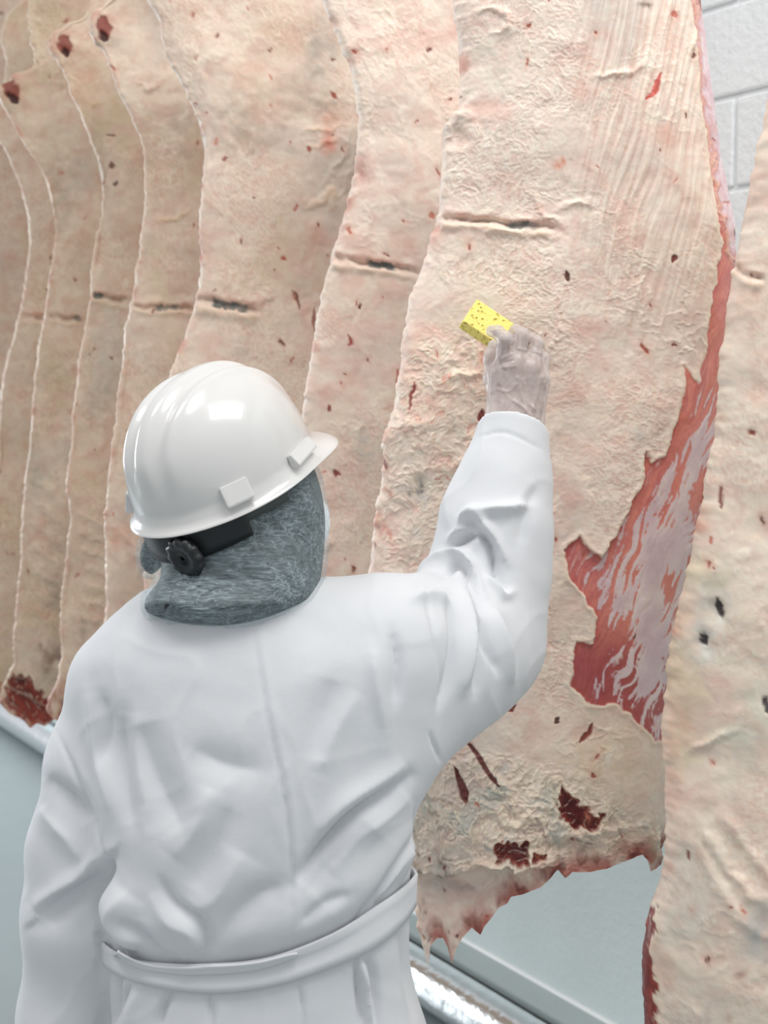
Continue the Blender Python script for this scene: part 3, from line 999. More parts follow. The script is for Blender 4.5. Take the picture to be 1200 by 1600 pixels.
# -- the side in front on the right
side8 = dict(
    fibre=[(1085, 1150), (1260, 1200), (1260, 1560), (1150, 1500), (1080, 1350)],
    slits=[([(1146, 412), (1165, 430), (1200, 438)], 4, 7)],
    muscles=[([(1010, 1410), (1026, 1420), (1018, 1480), (1022, 1560), (1026, 1640), (990, 1640), (996, 1480)], (150, 66, 58), (104, 40, 40), (0, 1), None, 1.5)],
    slashes=[([(1172, 670), (1174, 680)], 5, (150, 66, 50), 2), ([(1126, 760), (1128, 795)], 3.5, (130, 56, 46), 2), ([(1122, 935), (1130, 968)], 5, (72, 60, 66), 6),
             ([(1097, 993), (1106, 1005)], 6, (72, 62, 68), 6), ([(1115, 838), (1113, 848)], 2.4, (190, 100, 80), 1), ([(1198, 1090), (1200, 1115)], 5, (72, 62, 70), 4),
             ([(1076, 1328), (1077, 1340)], 3, (140, 60, 48), 1)],
    stains_and_shade=[(1115, 950, 34, 60, (204, 212, 210), 0.6), (1100, 1010, 26, 40, (200, 210, 210), 0.6), (1170, 1130, 50, 80, (198, 204, 190), 0.55), (1185, 1460, 26, 50, (170, 176, 178), 0.7),
            (1050, 1200, 20, 120, (230, 180, 160), 0.45), (1060, 1130, 30, 40, (236, 196, 176), 0.5), (1045, 1350, 14, 20, (214, 120, 100), 0.4), (1082, 1420, 8, 14, (200, 90, 70), 0.5),
            (1155, 1527, 9, 9, (150, 70, 56), 0.7), (1105, 1585, 30, 20, (160, 164, 166), 0.6), (1140, 1590, 8, 6, (150, 66, 52), 0.7), (1170, 470, 60, 60, (232, 196, 176), 0.3)],
    ridges=[([(1070, 1185), (1110, 1155), (1150, 1140)], 5, 5), ([(1100, 1290), (1150, 1370), (1210, 1430)], 10, 8), ([(1090, 1320), (1140, 1410), (1200, 1470)], 9, 6),
            ([(1130, 1270), (1180, 1340), (1220, 1380)], 9, 6)],
    hollows=[(1120, 955, 16, 26, 8), (1103, 1005, 14, 14, 7), (1150, 1350, 20, 60, 6)])
carcass('yellowish beef side in front of the block wall, nearest the camera', 1.86,
        [(1235, -120), (1225, 0), (1205, 120), (1196, 200), (1178, 270), (1164, 335), (1152, 400), (1142, 450), (1128, 560), (1116, 690), (1096, 800), (1078, 880), (1052, 985), (1042, 1060), (1036, 1150),
         (1041, 1260), (1040, 1330), (1030, 1380), (1014, 1420), (1004, 1480), (1004, 1560), (1008, 1700)],
        [(1620, -120), (1640, 300), (1660, 700), (1650, 1100), (1620, 1500), (1600, 1750)],
        [(990, 1720), (1100, 1760), (1200, 1730), (1300, 1770), (1450, 1740), (1610, 1700)],
        res=0.0032, bulge=0.07, thick=0.15, rl=0.02, rr=0.1, seed=23, feats=side8, nspots=70, tint=(0.97, 0.955, 0.92), warm=0.8, tilt=-0.02, detail=0.75)

# -- behind the wiped side
side6 = dict(
    slits=[([(518, 402), (560, 410), (620, 418), (668, 432)], 4, 11, (0.35, 0.7))],
    slashes=[([(545, 522), (550, 534), (543, 540)], 2.4, (166, 66, 54), 1), ([(560, 478), (564, 482)], 3.5, (120, 50, 40), 1.5), ([(670, 76), (672, 80)], 4.5, (120, 62, 56), 1.5),
             ([(515, 632), (514, 645)], 2.2, (140, 56, 44), 1), ([(522, 735), (530, 742)], 4, (140, 56, 44), 1), ([(494, 825), (499, 838)], 4, (84, 36, 34), 3),
             ([(675, 330), (676, 342)], 3, (206, 130, 112), 1), ([(622, 580), (620, 600)], 3, (200, 120, 104), 1)],
    stains_and_shade=[(560, 265, 14, 26, (196, 136, 126), 0.7), (555, 560, 30, 50, (220, 190, 180), 0.4), (575, 700, 22, 40, (190, 194, 188), 0.7), (665, 60, 40, 20, (222, 176, 166), 0.5),
            (640, 380, 26, 20, (206, 150, 132), 0.4), (610, 720, 10, 16, (190, 130, 112), 0.5), (500, 850, 14, 14, (238, 210, 190), 0.7), (612, 640, 12, 14, (200, 140, 122), 0.5)],
    hollows=[(560, 265, 10, 24, 5)], ridges=[([(490, 830), (512, 850), (500, 860)], 6, 7, (238, 212, 192))])
carcass('narrow pinkish beef side just behind the wiped one', 2.58,
        [(485, -80), (500, 0), (520, 45), (542, 100), (555, 150), (560, 215), (549, 280), (538, 340), (519, 398), (508, 440), (492, 525), (479, 600), (470, 680), (468, 760), (462, 850), (455, 950), (450, 1150)],
        [(860, -80), (890, 300), (890, 600), (860, 900), (800, 1200)],
        [(450, 1180), (550, 1220), (650, 1200), (780, 1160)],
        res=0.0026, bulge=0.03, thick=0.12, seed=31, feats=side6, nspots=80, tint=(0.94, 0.925, 0.915), tilt=0.06)
side5 = dict(
    slits=[([(304, 468), (330, 472), (370, 480), (420, 487)], 5, 12, (0.22, 0.75))],
    slashes=[([(460, 455), (466, 466), (468, 482)], 2.6, (132, 76, 62), 2), ([(455, 452), (462, 470)], 1.6, (190, 120, 100), 1), ([(492, 480), (490, 500), (493, 520)], 2.2, (160, 100, 86), 1.5), ([(350, 246), (352, 250)], 4.5, (150, 76, 60), 1), ([(420, 78), (424, 80)], 4.5, (130, 60, 50), 1),
             ([(518, 88), (520, 94)], 3, (130, 60, 50), 1), ([(520, 143), (525, 152)], 3.5, (170, 84, 66), 1), ([(482, 232), (486, 237)], 3.5, (170, 84, 66), 1), ([(462, 318), (460, 330)], 2.4, (190, 110, 90), 1),
             ([(440, 400), (446, 402)], 3.5, (190, 90, 72), 1), ([(394, 310), (394, 312)], 3.5, (130, 80, 70), 1), ([(310, 350), (313, 410)], 2.2, (190, 104, 84), 1),
             ([(250, 570), (243, 586)], 2.4, (170, 90, 72), 1)],
    stains_and_shade=[(515, 225, 14, 22, (216, 120, 98), 0.75), (500, 80, 22, 50, (176, 176, 172), 0.7), (370, 220, 60, 40, (184, 168, 152), 0.5), (520, 190, 20, 30, (222, 150, 126), 0.45),
            (505, 165, 40, 20, (176, 160, 148), 0.5), (490, 400, 16, 40, (214, 160, 140), 0.35), (390, 130, 40, 60, (206, 178, 150), 0.4)],
    ridges=[([(470, 205), (500, 202), (535, 195)], 4, 6, (238, 216, 192)), ([(480, 230), (505, 222), (530, 215)], 4, 5, (236, 212, 190)), ([(475, 320), (500, 316), (520, 300), (512, 330)], 5, 6, (238, 216, 192)),
            ([(410, 450), (425, 462), (400, 470)], 5, 5), ([(500, 290), (535, 250), (550, 180)], 4, 4), ([(515, 330), (540, 290), (555, 230)], 4, 4)],
    hollows=[(360, 215, 60, 50, 16), (490, 180, 60, 36, 14), (480, 470, 14, 20, 5)])
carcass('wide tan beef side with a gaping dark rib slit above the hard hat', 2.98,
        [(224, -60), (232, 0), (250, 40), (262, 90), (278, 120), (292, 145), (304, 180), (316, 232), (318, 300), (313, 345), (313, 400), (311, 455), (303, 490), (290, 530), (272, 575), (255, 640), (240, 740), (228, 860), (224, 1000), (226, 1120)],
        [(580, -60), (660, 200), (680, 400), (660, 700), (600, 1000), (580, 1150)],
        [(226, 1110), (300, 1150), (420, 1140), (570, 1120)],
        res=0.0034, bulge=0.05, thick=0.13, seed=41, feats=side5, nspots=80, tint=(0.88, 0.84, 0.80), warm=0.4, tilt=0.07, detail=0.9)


def bone(x, y, s=1.0):
    return dict(slashes=[([(x, y - 14 * s), (x + 6 * s, y + 4 * s), (x + 8 * s, y + 18 * s)], 9 * s, (150, 76, 66), 6),
                         ([(x + 2 * s, y + 6 * s), (x + 10 * s, y + 22 * s)], 5 * s, (74, 44, 42), 8)],
                stains_and_shade=[(x + 4 * s, y, 16 * s, 22 * s, (196, 104, 86), 0.7), (x + 6 * s, y + 24 * s, 8 * s, 7 * s, (214, 208, 190), 0.9)],
                bumps=[(x + 6 * s, y, 26 * s, 12)])


side4 = bone(157, 42)
side4['slits'] = [([(205, 478), (240, 481), (280, 480), (320, 486)], 3, 10, (0.3, 0.65))]
side4['stains_and_shade'] += [(285, 215, 26, 60, (176, 164, 148), 0.5), (200, 660, 30, 60, (206, 176, 150), 0.3), (180, 840, 10, 16, (214, 140, 110), 0.5)]
side4['hollows'] = [(250, 230, 30, 70, 12), (200, 720, 16, 90, 6)]
side4['ridges'] = [([(245, 340), (270, 345), (295, 330)], 4, 5, (232, 206, 172)), ([(212, 130), (235, 138), (250, 132)], 3, 5), ([(180, 830), (215, 860), (230, 920)], 6, 5)]
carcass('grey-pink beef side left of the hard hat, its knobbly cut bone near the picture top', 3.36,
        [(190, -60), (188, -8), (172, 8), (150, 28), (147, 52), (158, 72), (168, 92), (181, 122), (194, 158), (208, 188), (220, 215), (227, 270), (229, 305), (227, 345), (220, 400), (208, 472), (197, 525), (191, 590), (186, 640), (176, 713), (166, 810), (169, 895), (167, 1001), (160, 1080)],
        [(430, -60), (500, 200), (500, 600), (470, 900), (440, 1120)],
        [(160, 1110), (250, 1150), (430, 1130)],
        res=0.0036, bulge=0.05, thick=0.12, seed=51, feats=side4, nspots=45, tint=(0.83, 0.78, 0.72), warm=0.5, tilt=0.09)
side3 = bone(95, 68)
side3['slits'] = [([(142, 460), (170, 466), (205, 472)], 3.5, 11, (0.0, 0.3))]
side3['ridges'] = [([(140, 160), (160, 163)], 3, 5, (236, 214, 184))] + [([(118 + 2 * i, 800 + 28 * i), (150, 815 + 26 * i), (170, 830 + 24 * i)], 5, 5) for i in range(7)]
side3['slashes'] += [([(174, 210), (175, 214)], 5, (110, 56, 48), 2), ([(182, 282), (181, 290)], 3, (90, 50, 46), 1), ([(175, 255), (176, 262)], 3.5, (130, 84, 72), 1)]
side3['stains_and_shade'] += [(130, 120, 40, 60, (222, 178, 154), 0.5), (126, 985, 10, 12, (96, 84, 80), 0.7), (150, 270, 12, 70, (170, 154, 132), 0.5)]
side3['hemred'] = 0.09
side3['hollows'] = [(140, 290, 26, 70, 12), (150, 560, 20, 80, 7)]
side3['stains_and_shade'] += [(140, 290, 24, 70, (180, 168, 152), 0.5)]  # grey puts the hollow's shade into the colour
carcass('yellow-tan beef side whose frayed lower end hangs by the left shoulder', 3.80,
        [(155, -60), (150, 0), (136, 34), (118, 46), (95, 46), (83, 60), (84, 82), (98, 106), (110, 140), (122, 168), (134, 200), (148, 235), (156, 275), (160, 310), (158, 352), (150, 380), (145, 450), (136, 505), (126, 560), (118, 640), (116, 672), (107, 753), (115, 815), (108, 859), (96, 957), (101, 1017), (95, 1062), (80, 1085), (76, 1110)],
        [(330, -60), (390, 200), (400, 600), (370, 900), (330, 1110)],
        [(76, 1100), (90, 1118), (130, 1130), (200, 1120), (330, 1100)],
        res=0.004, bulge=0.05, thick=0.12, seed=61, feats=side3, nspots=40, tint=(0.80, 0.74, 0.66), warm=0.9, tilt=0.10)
side2 = bone(14, 140)
side2['slits'] = [([(76, 494), (105, 498), (136, 500)], 3, 10, (0.6, 1.0))]
side2['ridges'] = [([(45 + i, 745 + 34 * i), (75, 765 + 34 * i), (100, 790 + 32 * i)], 6, 5) for i in range(7)] + [([(60, 130), (62, 90), (52, 40), (50, 0)], 6, 8, (240, 226, 206))]
side2['muscles'] = [([(8, 1075), (20, 1050), (40, 1055), (55, 1075), (70, 1090), (90, 1100), (90, 1135), (30, 1120), (6, 1100)], (150, 58, 44), (70, 26, 24), (1, 0.7), None, 5)]
side2['stains_and_shade'] += [(30, 50, 30, 40, (240, 230, 212), 0.6), (85, 1030, 30, 30, (110, 72, 60), 0.7), (90, 930, 16, 40, (150, 140, 138), 0.5), (60, 740, 10, 14, (180, 184, 172), 0.6)]
side2['hemred'] = 0.05
side2['hollows'] = [(80, 300, 30, 70, 14), (90, 640, 20, 90, 8)]
side2['stains_and_shade'] += [(95, 310, 26, 60, (178, 170, 156), 0.5)]  # shade of the upper hollow painted as grey
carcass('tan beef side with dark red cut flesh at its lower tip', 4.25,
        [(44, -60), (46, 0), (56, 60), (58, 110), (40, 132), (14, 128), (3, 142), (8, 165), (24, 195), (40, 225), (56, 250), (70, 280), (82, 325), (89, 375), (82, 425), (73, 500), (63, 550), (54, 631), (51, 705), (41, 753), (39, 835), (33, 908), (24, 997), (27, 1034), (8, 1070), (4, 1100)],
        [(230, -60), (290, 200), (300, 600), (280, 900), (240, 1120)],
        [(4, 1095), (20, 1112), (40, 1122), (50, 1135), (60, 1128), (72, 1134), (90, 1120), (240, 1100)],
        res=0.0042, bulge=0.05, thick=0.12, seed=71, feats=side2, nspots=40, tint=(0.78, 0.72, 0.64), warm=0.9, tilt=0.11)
carcass('beef side with a thick white fat rim at the left picture edge', 4.70,
        [(50, -60), (44, 4), (16, 26), (4, 65), (16, 108), (6, 150), (-10, 190), (0, 222), (14, 240), (26, 268), (38, 300), (48, 340), (50, 390), (42, 450), (33, 500), (17, 555), (5, 611), (2, 712), (0, 820), (-6, 900), (-10, 1000), (-12, 1080)],
        [(190, -60), (230, 200), (240, 600), (220, 900), (180, 1100)],
        [(-12, 1080), (30, 1100), (100, 1096), (190, 1080)],
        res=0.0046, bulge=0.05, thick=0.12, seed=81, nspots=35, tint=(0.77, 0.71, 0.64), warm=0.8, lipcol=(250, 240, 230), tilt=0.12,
        feats=dict(stains_and_shade=[(28, 60, 28, 50, (242, 232, 214), 0.8), (25, 55, 10, 16, (226, 176, 160), 0.5)], slits=[([(34, 494), (60, 496), (80, 500)], 3, 8)]))
carcass('farthest beef side, mostly cut off by the left picture edge', 5.15,
        [(-60, -60), (-70, 200), (-60, 500), (-80, 800), (-60, 1080)],
        [(110, -60), (150, 200), (160, 600), (140, 900), (110, 1060)],
        [(-60, 1060), (30, 1080), (110, 1050)],
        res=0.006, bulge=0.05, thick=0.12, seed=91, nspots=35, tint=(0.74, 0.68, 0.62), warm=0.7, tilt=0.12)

# ---------------------------------------------------------------- the worker
HC = at(347, 733, 1.80)                                   # centre of the hard hat's rim
yaw, pit, rol = math.radians(38), math.radians(25), math.radians(3)
f0 = np.array([math.sin(yaw), math.cos(yaw), 0])
zz = np.array([0, 0, 1.0])
HF = f0 * math.cos(pit) + zz * math.sin(pit)
HU = -f0 * math.sin(pit) + zz * math.cos(pit)
HS = np.cross(HU, HF)
HU, HS = HU * math.cos(rol) + HS * math.sin(rol), HS * math.cos(rol) - HU * math.sin(rol)
HM = np.stack([HF, HS, HU])                               # world -> head (front, left, up)


def hp(f, s, u):
    return HC + HF * f + HS * s + HU * u


WR = at(803, 668, 2.03)
EL = at(770, 1035, 2.00)
SH = at(600, 1020, 1.80)

# hand: joints (pixel, pixel, depth, radius)
HAND = {
    'index': [(783, 582, 2.035, .0115), (790, 530, 2.018, .0105), (778, 520, 2.028, .0095), (768, 517, 2.036, .008)],
    'middle': [(806, 570, 2.025, .0118), (815, 524, 2.030, .0105), (806, 519, 2.058, .0095), (794, 532, 2.074, .008)],
    'ring': [(829, 576, 2.028, .0112), (838, 536, 2.046, .010), (830, 530, 2.074, .009), (816, 545, 2.088, .008)],
    'little': [(845, 594, 2.036, .0100), (849, 560, 2.056, .0088), (842, 553, 2.080, .008), (830, 563, 2.092, .007)],
    'thumb': [(782, 640, 2.050, .0150), (769, 590, 2.060, .0125), (768, 560, 2.064, .011), (772, 540, 2.066, .009)],
}


def hand_sdf(P, shrink=0.0):
    f = None
    w0 = at(790, 690, 2.04)
    w1 = at(822, 692, 2.04)
    for k, pts in HAND.items():
        ch = [(at(a, b, c), r - shrink) for a, b, c, r in pts]
        g = chain(P, ch, 0.006)
        base = ch[0]
        if k != 'thumb':
            root = w0 if k in ('index', 'middle') else w1
            g = smin(g, roundcone(P, root, base[0], 0.021 - shrink, base[1] + 0.003), 0.012)
        else:
            g = smin(g, roundcone(P, w0, base[0], 0.020 - shrink, base[1]), 0.015)
        f = g if f is None else smin(f, g, 0.007 if k != 'thumb' else 0.014)
    f = smin(f, roundcone(P, at(803, 640, 2.046), at(814, 590, 2.046), 0.024 - shrink, 0.022 - shrink), 0.02)
    return f


def body_sdf(P):
    # head with face
    def e(f, s, u, r, M=HM):
        return ellipsoid(P, hp(f, s, u), r, M)
    d = e(0.005, 0, 0.015, (0.094, 0.074, 0.098))
    d = smin(d, e(0.030, 0, -0.075, (0.066, 0.056, 0.072)), 0.04)
    d = smin(d, roundcone(P, hp(0.098, 0, -0.03), hp(0.112, 0, -0.068), 0.008, 0.013), 0.015)     # nose
    d = smin(d, e(0.088, 0, -0.10, (0.016, 0.024, 0.010)), 0.012)                                # lips
    d = smin(d, e(0.072, 0, -0.128, (0.022, 0.026, 0.02)), 0.02)                                 # chin
    for s in (-1, 1):
        d = np.maximum(d, -e(0.098, 0.032 * s, -0.028, (0.012, 0.015, 0.010)))                   # eye sockets
        d = smin(d, e(0.085, 0.032 * s, -0.028, (0.013, 0.013, 0.012)), 0.004)
        d = smin(d, e(-0.005, 0.076 * s, -0.04, (0.018, 0.010, 0.031)), 0.006)                   # ears
    nb = at(335, 1010, 1.80)
    d = smin(d, roundcone(P, hp(-0.03, 0, -0.08), nb, 0.052, 0.058), 0.03)
    sl = at(175, 1075, 1.81)
    sr = SH
    d = smin(d, chain(P, [(sl, 0.05), (nb - zz * 0.05, 0.075), (sr, 0.055)], 0.04), 0.05)
    for p0, p1, r0, r1 in (((340, 1120, 1.80), (390, 1400, 1.80), 0.115, 0.10), ((390, 1400, 1.80), (410, 1640, 1.80), 0.10, 0.12)):
        g = roundcone(P * np.array([0.8, 1, 1], dtype=np.float32), at(*p0) * np.array([0.8, 1, 1]), at(*p1) * np.array([0.8, 1, 1]), r0, r1)
        d = smin(d, g, 0.05)
    # right arm to the hand, left arm hanging
    d = smin(d, chain(P, [(sr, 0.05), (EL, 0.042), (at(800, 700, 2.04), 0.026)], 0.02), 0.03)
    d = smin(d, hand_sdf(P, 0.0035), 0.012)
    d = smin(d, chain(P, [(sl, 0.05), (at(132, 1380, 1.84), 0.04), (at(105, 1700, 1.86), 0.027)], 0.02), 0.03)
    hb = at(106, 1710, 1.86)
    d = smin(d, roundcone(P, hb, hb + np.array([0, 0.01, -0.07]), 0.026, 0.03), 0.02)
    for k in range(4):
        o = np.array([-0.02 + 0.0 * k, 0.028 - 0.019 * k, -0.08])
        ln = (0.07, 0.08, 0.074, 0.058)[k]
        d = smin(d, chain(P, [(hb + o, 0.010), (hb + o + np.array([0.006, 0, -ln * 0.55]), 0.0095), (hb + o + np.array([0.022, 0, -ln]), 0.008)], 0.004), 0.005)
    d = smin(d, chain(P, [(hb + np.array([0.0, 0.03, -0.02]), 0.013), (hb + np.array([0.015, 0.05, -0.06]), 0.011), (hb + np.array([0.025, 0.052, -0.09]), 0.009)], 0.006), 0.012)
    hipc = at(410, 1640, 1.80)
    for s in (-1, 1):
        hip = np.array([hipc[0] + 0.085 * s, 1.80, 0.88])
        knee = np.array([hip[0] + 0.01 * s, 1.82, 0.48])
        ank = np.array([hip[0] + 0.015 * s, 1.79, 0.10])
        d = smin(d, chain(P, [(hip, 0.085), (knee, 0.055), (ank, 0.036)], 0.03), 0.05)
        d = smin(d, roundcone(P, np.array([ank[0], 1.78, 0.05]), np.array([ank[0] + 0.04, 1.94, 0.04]), 0.035, 0.028), 0.03)
    return d


V, Q = surface_net(body_sdf, (-0.52, 1.55, -0.005), (0.30, 2.12, 1.86), 0.0065)
person = link('person', mesh_from('person', laplace(V, Q, 1), [Q]), M_skin,
              label='person in white coat and hard hat, back turned, wiping beef with raised arm', category='person')

# ---- lab coat
BELT_PY = [(160, 1470), (190, 1498), (260, 1517), (330, 1523), (420, 1512), (500, 1486), (560, 1455), (610, 1420), (645, 1390), (670, 1365)]
TORSO = [  # pixel row at depth 1.80, left px, right px, half depth
    (950, 270, 430, 0.055), (985, 215, 520, 0.085), (1020, 185, 600, 0.105), (1100, 160, 640, 0.13), (1200, 140, 650, 0.14), (1300, 148, 646, 0.14), (1380, 152, 642, 0.135),
    (1440, 158, 640, 0.128), (1500, 172, 640, 0.124), (1560, 172, 652, 0.13), (1620, 160, 672, 0.14), (1800, 120, 700, 0.155), (2150, 100, 720, 0.16)]
tz = np.array([at(600, r[0], 1.80)[2] for r in TORSO])[::-1]
tl = np.array([at(r[1], r[0], 1.80)[0] for r in TORSO])[::-1]
tR = np.array([at(r[2], r[0], 1.80)[0] for r in TORSO])[::-1]
tb = np.array([r[3] for r in TORSO])[::-1]
HEM = 0.52
tzz = np.linspace(tz[0], tz[-1], 300)
_k = np.exp(-np.linspace(-2, 2, 25) ** 2)
_k /= _k.sum()
tls, tRs, tbs = [np.convolve(np.pad(np.interp(tzz, tz, a), 12, mode='edge'), _k, 'valid') for a in (tl, tR, tb)]


def torso_sdf(P):
    z = P[..., 2]
    l, r, b = np.interp(z, tzz, tls), np.interp(z, tzz, tRs), np.interp(z, tzz, tbs)
    a = (r - l) / 2
    q = np.power(np.power(np.abs((P[..., 0] - (l + r) / 2) / a), 2.4) + np.power(np.abs((P[..., 1] - 1.80) / b), 2.4), 1 / 2.4)
    f = (q - 1) * np.minimum(a, b) * 0.95
    return np.maximum(np.maximum(f, z - tz[-1]), HEM - z)


CUFF = at(802, 692, 2.035)
CUFFD = np.array([0.22, 0.55, 1.0])
CUFFD /= np.linalg.norm(CUFFD)


def coat_sdf(P):
    f = torso_sdf(P)
    sh = chain(P, [(at(188, 1066, 1.81), 0.060), (at(250, 1032, 1.80), 0.073), (at(345, 1010, 1.80), 0.085), (at(480, 1030, 1.80), 0.090), (at(590, 1010, 1.81), 0.085)], 0.04)
    f = smin(f, sh, 0.06)
    ls = chain(P, [(at(192, 1078, 1.81), 0.066), (at(163, 1195, 1.82), 0.071), (at(136, 1330, 1.83), 0.073), (at(124, 1430, 1.83), 0.070), (at(104, 1590, 1.84), 0.060), (at(104, 1720, 1.85), 0.052)], 0.03)
    f = smin(f, ls, 0.018)
    up = chain(P, [(at(590, 1030, 1.81), 0.095), (at(668, 1020, 1.88), 0.096), (at(735, 1000, 1.95), 0.088), (at(757, 1000, 1.98), 0.074)], 0.04)
    wing = roundcone(P, at(610, 1150, 1.80), at(735, 1055, 1.94), 0.07, 0.055)
    f = smin(f, smin(up, wing, 0.06), 0.05)
    fo = chain(P, [(at(760, 1000, 1.985), 0.078), (at(766, 900, 1.99), 0.079), (at(775, 820, 2.0), 0.074), (at(790, 745, 2.015), 0.060), (at(803, 668, 2.03), 0.0435), (at(808, 600, 2.045), 0.043)], 0.03)
    fo = np.maximum(fo, (P - CUFF) @ CUFFD.astype(np.float32) - 0.016)
    inner = chain(P, [(at(801, 715, 2.03), 0.030), (at(804, 600, 2.045), 0.032)], 0.02)
    fo = np.maximum(fo, -inner)
    f = smin(f, fo, 0.03)
    f = smin(f, roundcone(P, at(690, 945, 1.95), at(742, 880, 1.985), 0.045, 0.05), 0.03)
    # open hollow skirt and neck
    f = np.maximum(f, -(torso_sdf(P + np.array([0, 0, 0.02], dtype=np.float32)) + 0.012 + np.maximum(P[..., 2] - 0.95, 0)))
    return f


V, Q = surface_net(coat_sdf, (-0.53, 1.56, 0.47), (0.30, 2.14, 1.77), 0.0038)
V = laplace(V, Q, 2)
N = vnormals(V, Q)
cx, cy = to_px(V)
camdir = np.array([0, 0, CAM_Z]) - V
camdir /= np.linalg.norm(camdir, axis=1)[:, None]
face = sstep(-0.15, 0.25, (N * camdir).sum(1))
D = np.zeros(len(V))
